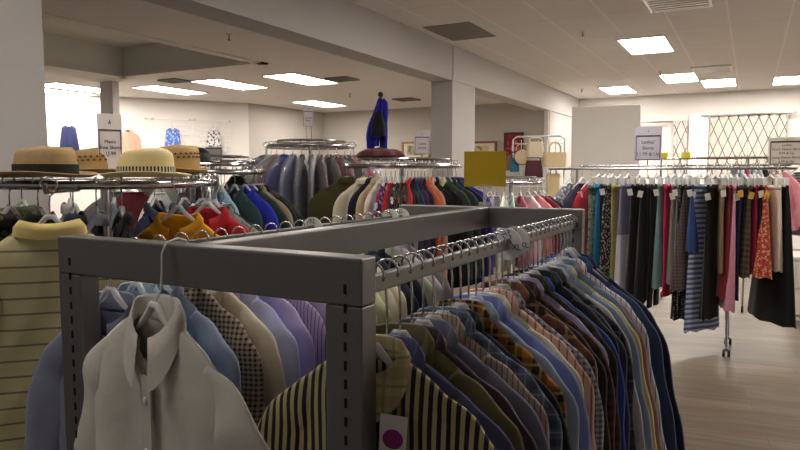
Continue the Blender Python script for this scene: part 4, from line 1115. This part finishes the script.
# ------------------------------------------------------------------ curtains on the back wall
def curtain(x0, x1, z0, z1, label, cloth, line, name='curtain', diamonds=True, folds=9):
    m, nt, b = newmat('curtain_cloth')
    tc = nt.nodes.new('ShaderNodeTexCoord'); sx = nt.nodes.new('ShaderNodeSeparateXYZ'); nt.links.new(tc.outputs['Object'], sx.inputs[0])
    c = lin(cloth)
    if diamonds:
        u = mth(nt, 'MULTIPLY', sx.outputs[0], 1 / .19); v = mth(nt, 'MULTIPLY', sx.outputs[2], 1 / .46)
        def ln(e): return mth(nt, 'LESS_THAN', mth(nt, 'FRACT', mth(nt, 'ADD', e, 50)), .1)
        g = mth(nt, 'MAXIMUM', ln(mth(nt, 'ADD', u, v)), ln(mth(nt, 'SUBTRACT', u, v)))
        c = mixc(nt, g, c, lin(line)); nt.links.new(c, b.inputs['Base Color'])
    else: b.inputs['Base Color'].default_value = c
    b.inputs['Roughness'].default_value = .9
    o = thing(name, label, 'curtain', ((x0 + x1) / 2, 15.78, 0)); w = x1 - x0
    nx = folds * 8; vs = []; fs = []
    for j in range(9):
        v = j / 8
        for i in range(nx + 1):
            s = i / nx; vs.append(((s - .5) * w * (1 + .02 * v), .035 * math.sin(2 * PI * folds * s) * (.7 + .3 * v), z1 - (z1 - z0) * v + (.03 * abs(math.sin(PI * folds * s)) if j == 0 else 0)))
    for j in range(8):
        for i in range(nx): fs.append((j * (nx + 1) + i, j * (nx + 1) + i + 1, (j + 1) * (nx + 1) + i + 1, (j + 1) * (nx + 1) + i))
    MB().add(vs, fs).build('cloth', m, o, auto=False)
    return o
curtain(-.82, .62, .9, 2.82, 'wide white curtain with grey diamond lattice on the back wall', (196, 190, 180), (84, 78, 74), folds=8)
curtain(-1.55, -1.28, .9, 2.72, 'narrow diamond lattice curtain panel left of the plain white one', (206, 200, 192), (76, 70, 68), folds=2)
curtain(-1.24, -.86, .9, 2.85, 'plain white curtain panel between the two lattice curtains', (248, 244, 238), (200, 200, 200), diamonds=False, folds=3)
for x0, x1, z, lab in ((-.98, .75, 2.82, 'dark curtain rod above the wide lattice curtain'), (-2.4, -1.6, 2.72, 'dark curtain rod on the back wall right of the partition')):
    o = thing('curtain_rod', lab, 'curtain rod', ((x0 + x1) / 2, 15.74, z), 0, 'curtain rods')
    h = (x1 - x0) / 2
    MB().tube([(-h, 0, 0), (h, 0, 0)], .016, 10).build('rod', M_darkchrome, o)
    for s in (-1, 1): MB().lathe([(0, -.02), (.025, -.012), (.028, 0), (.02, .018), (0, .024)], c=(s * h, 0, 0), n=14).build('finial', M_darkchrome, o); MB().box((s * h * .9, .07, 0), (.025, .14, .03)).build('bracket', M_darkchrome, o, smooth=False)

# ------------------------------------------------------------------ pictures on the back-left wall
def picture(x, z, w, h, label, framec, matc, artc, artc2):
    o = thing('framed_picture', label, 'picture', (x, 13.27, z))
    f = MB(); t = .045
    for dx, dz, a, b in ((-w / 2 + t / 2, 0, t, h), (w / 2 - t / 2, 0, t, h), (0, h / 2 - t / 2, w - 2 * t, t), (0, -h / 2 + t / 2, w - 2 * t, t)): f.box((dx, 0, dz), (a, .04, b))
    f.build('frame', solid('frame_%d_%d' % (framec[0], framec[1]), framec, .4), o, smooth=False)
    MB().box((0, .01, 0), (w - .06, .012, h - .06)).build('mat_board', solid('matboard_%d' % matc[0], matc, .8), o, smooth=False)
    MB().box((0, .002, 0), (w * .6, .006, h * .55)).build('print', fab(artc, 'floral', artc2, p=.09), o, smooth=False)
picture(-6.74, 2.09, .72, .4, 'gold framed picture behind the maroon-topped rack', (150, 116, 70), (214, 204, 184), (170, 160, 130), (120, 120, 100))
picture(-5.25, 2.05, .9, .42, 'wide brown framed picture above the yellow sign', (122, 70, 52), (226, 214, 192), (206, 186, 150), (170, 130, 100))
picture(-4.43, 2.14, .42, .58, 'tall dark framed red picture left of the handbags', (58, 26, 24), (150, 40, 48), (128, 30, 42), (190, 110, 110))

# ------------------------------------------------------------------ wire grids with garments on the slanted wall
Aw = Vector((-9.4, 10.7)); Bw = Vector((-11.9, 7.0)); dw = (Bw - Aw).normalized(); nw_ = Vector((-dw.y, dw.x)) * -1
if nw_.x < 0: nw_ = -nw_
wz = math.atan2(dw.y, dw.x) + PI
def on_wall(t, off): q = Aw + dw * t + nw_ * off; return q.x, q.y
def grid_panel(t, z, w, h, label):
    x, y = on_wall(t, .04)
    o = thing('wall_grid', label, 'wire grid', (x, y, z), wz, 'wire display grids on the far left wall')
    mb = MB()
    nx = int(w / .1); nz = int(h / .1)
    for k in range(nx + 1): mb.tube([(-w / 2 + w * k / nx, 0, -h / 2), (-w / 2 + w * k / nx, 0, h / 2)], .005, 5)
    for k in range(nz + 1): mb.tube([(-w / 2, 0, -h / 2 + h * k / nz), (w / 2, 0, -h / 2 + h * k / nz)], .005, 5)
    mb.build('grid', M_white, o)
    b = MB()
    for sx_ in (-1, 1): b.lathe([(0, -.012), (.03, -.012), (.03, .012), (0, .012)], c=(sx_ * w / 2, -.005, h / 2), n=12)
    b.build('bracket', M_ventm, o)
grids = [(.75, 'wire grid on the left wall behind the black and white dress'), (1.55, 'wire grid on the left wall behind the blue dress'), (2.38, 'wire grid on the left wall behind the peach top'), (3.4, 'wire grid on the white wall left of the small far column'), (4.1, 'wire grid furthest left on the white wall')]
GW = [('dress', 'black and white print dress', fab((206, 204, 204), 'floral', (40, 40, 46), p=.06), M_white), ('dress', 'blue print summer dress', fab((76, 104, 176), 'floral', (160, 180, 220), p=.06), M_white), ('blouse', 'peach pink top', fab((226, 150, 130)), M_black), ('dress', 'dark navy folded dress', fab((30, 36, 70)), M_white), ('blouse', 'pale rose top', fab((232, 206, 198)), M_white)]
for (t_, l), (k_, d_, m_, hb) in zip(grids, GW):
    grid_panel(t_, 2.15, .72, 1.0, l)
    x, y = on_wall(t_ , .1)
    garment(k_, d_, m_, (x, y, 2.56 if k_ == 'dress' else 2.5), wz, 'on the far left wall grid', None, 1, 1, hgroup='hangers on the wall grids', hbody=hb, sc_=.72)
# small framed price signs standing among the far racks
paper_sign((-4.33, 4.45, 1.66), facing(-4.3, 4.4), .15, .14, 'small grey framed notice below the black and white dress', '', ['Sale'], .03, paper=(206, 204, 202), top=.1, size=.035)
# a distant rack under the grids
GX, GY = -4.35, 4.45
round_rack('round_clothes_rack', 'far chrome round rack below the blue print dress', GX, GY, 1.69, .4, True)
ring_garments(GX, GY, 1.69, .4, [(p_, 'tee', d, fab(c)) for p_, d, c in [(-80, 'soft grey tee', (150, 150, 150)), (-50, 'white cotton tee', (226, 226, 224)), (-20, 'dark grey tee', (70, 70, 74)), (5, 'stone tee', (176, 170, 160)), (30, 'black cotton tee', (24, 24, 26)), (55, 'graphite tee', (54, 54, 60)), (80, 'jet black tee', (18, 18, 20)), (105, 'black sleeveless tee', (26, 24, 28))]],
  'on the far round rack by the left wall', 'tops on the far round rack', 'hangers on the far round rack')

# ------------------------------------------------------------------ world + view
w = bpy.data.worlds.new('world'); sc.world = w; w.use_nodes = True
w.node_tree.nodes['Background'].inputs[0].default_value = (1, .95, .9, 1); w.node_tree.nodes['Background'].inputs[1].default_value = .13
sc.view_settings.view_transform = 'Standard'; sc.view_settings.look = 'None'; sc.view_settings.gamma = 1; sc.view_settings.use_curve_mapping = False
sc.view_settings.exposure = 0
sc.cycles.max_bounces = 6; sc.cycles.transparent_max_bounces = 16
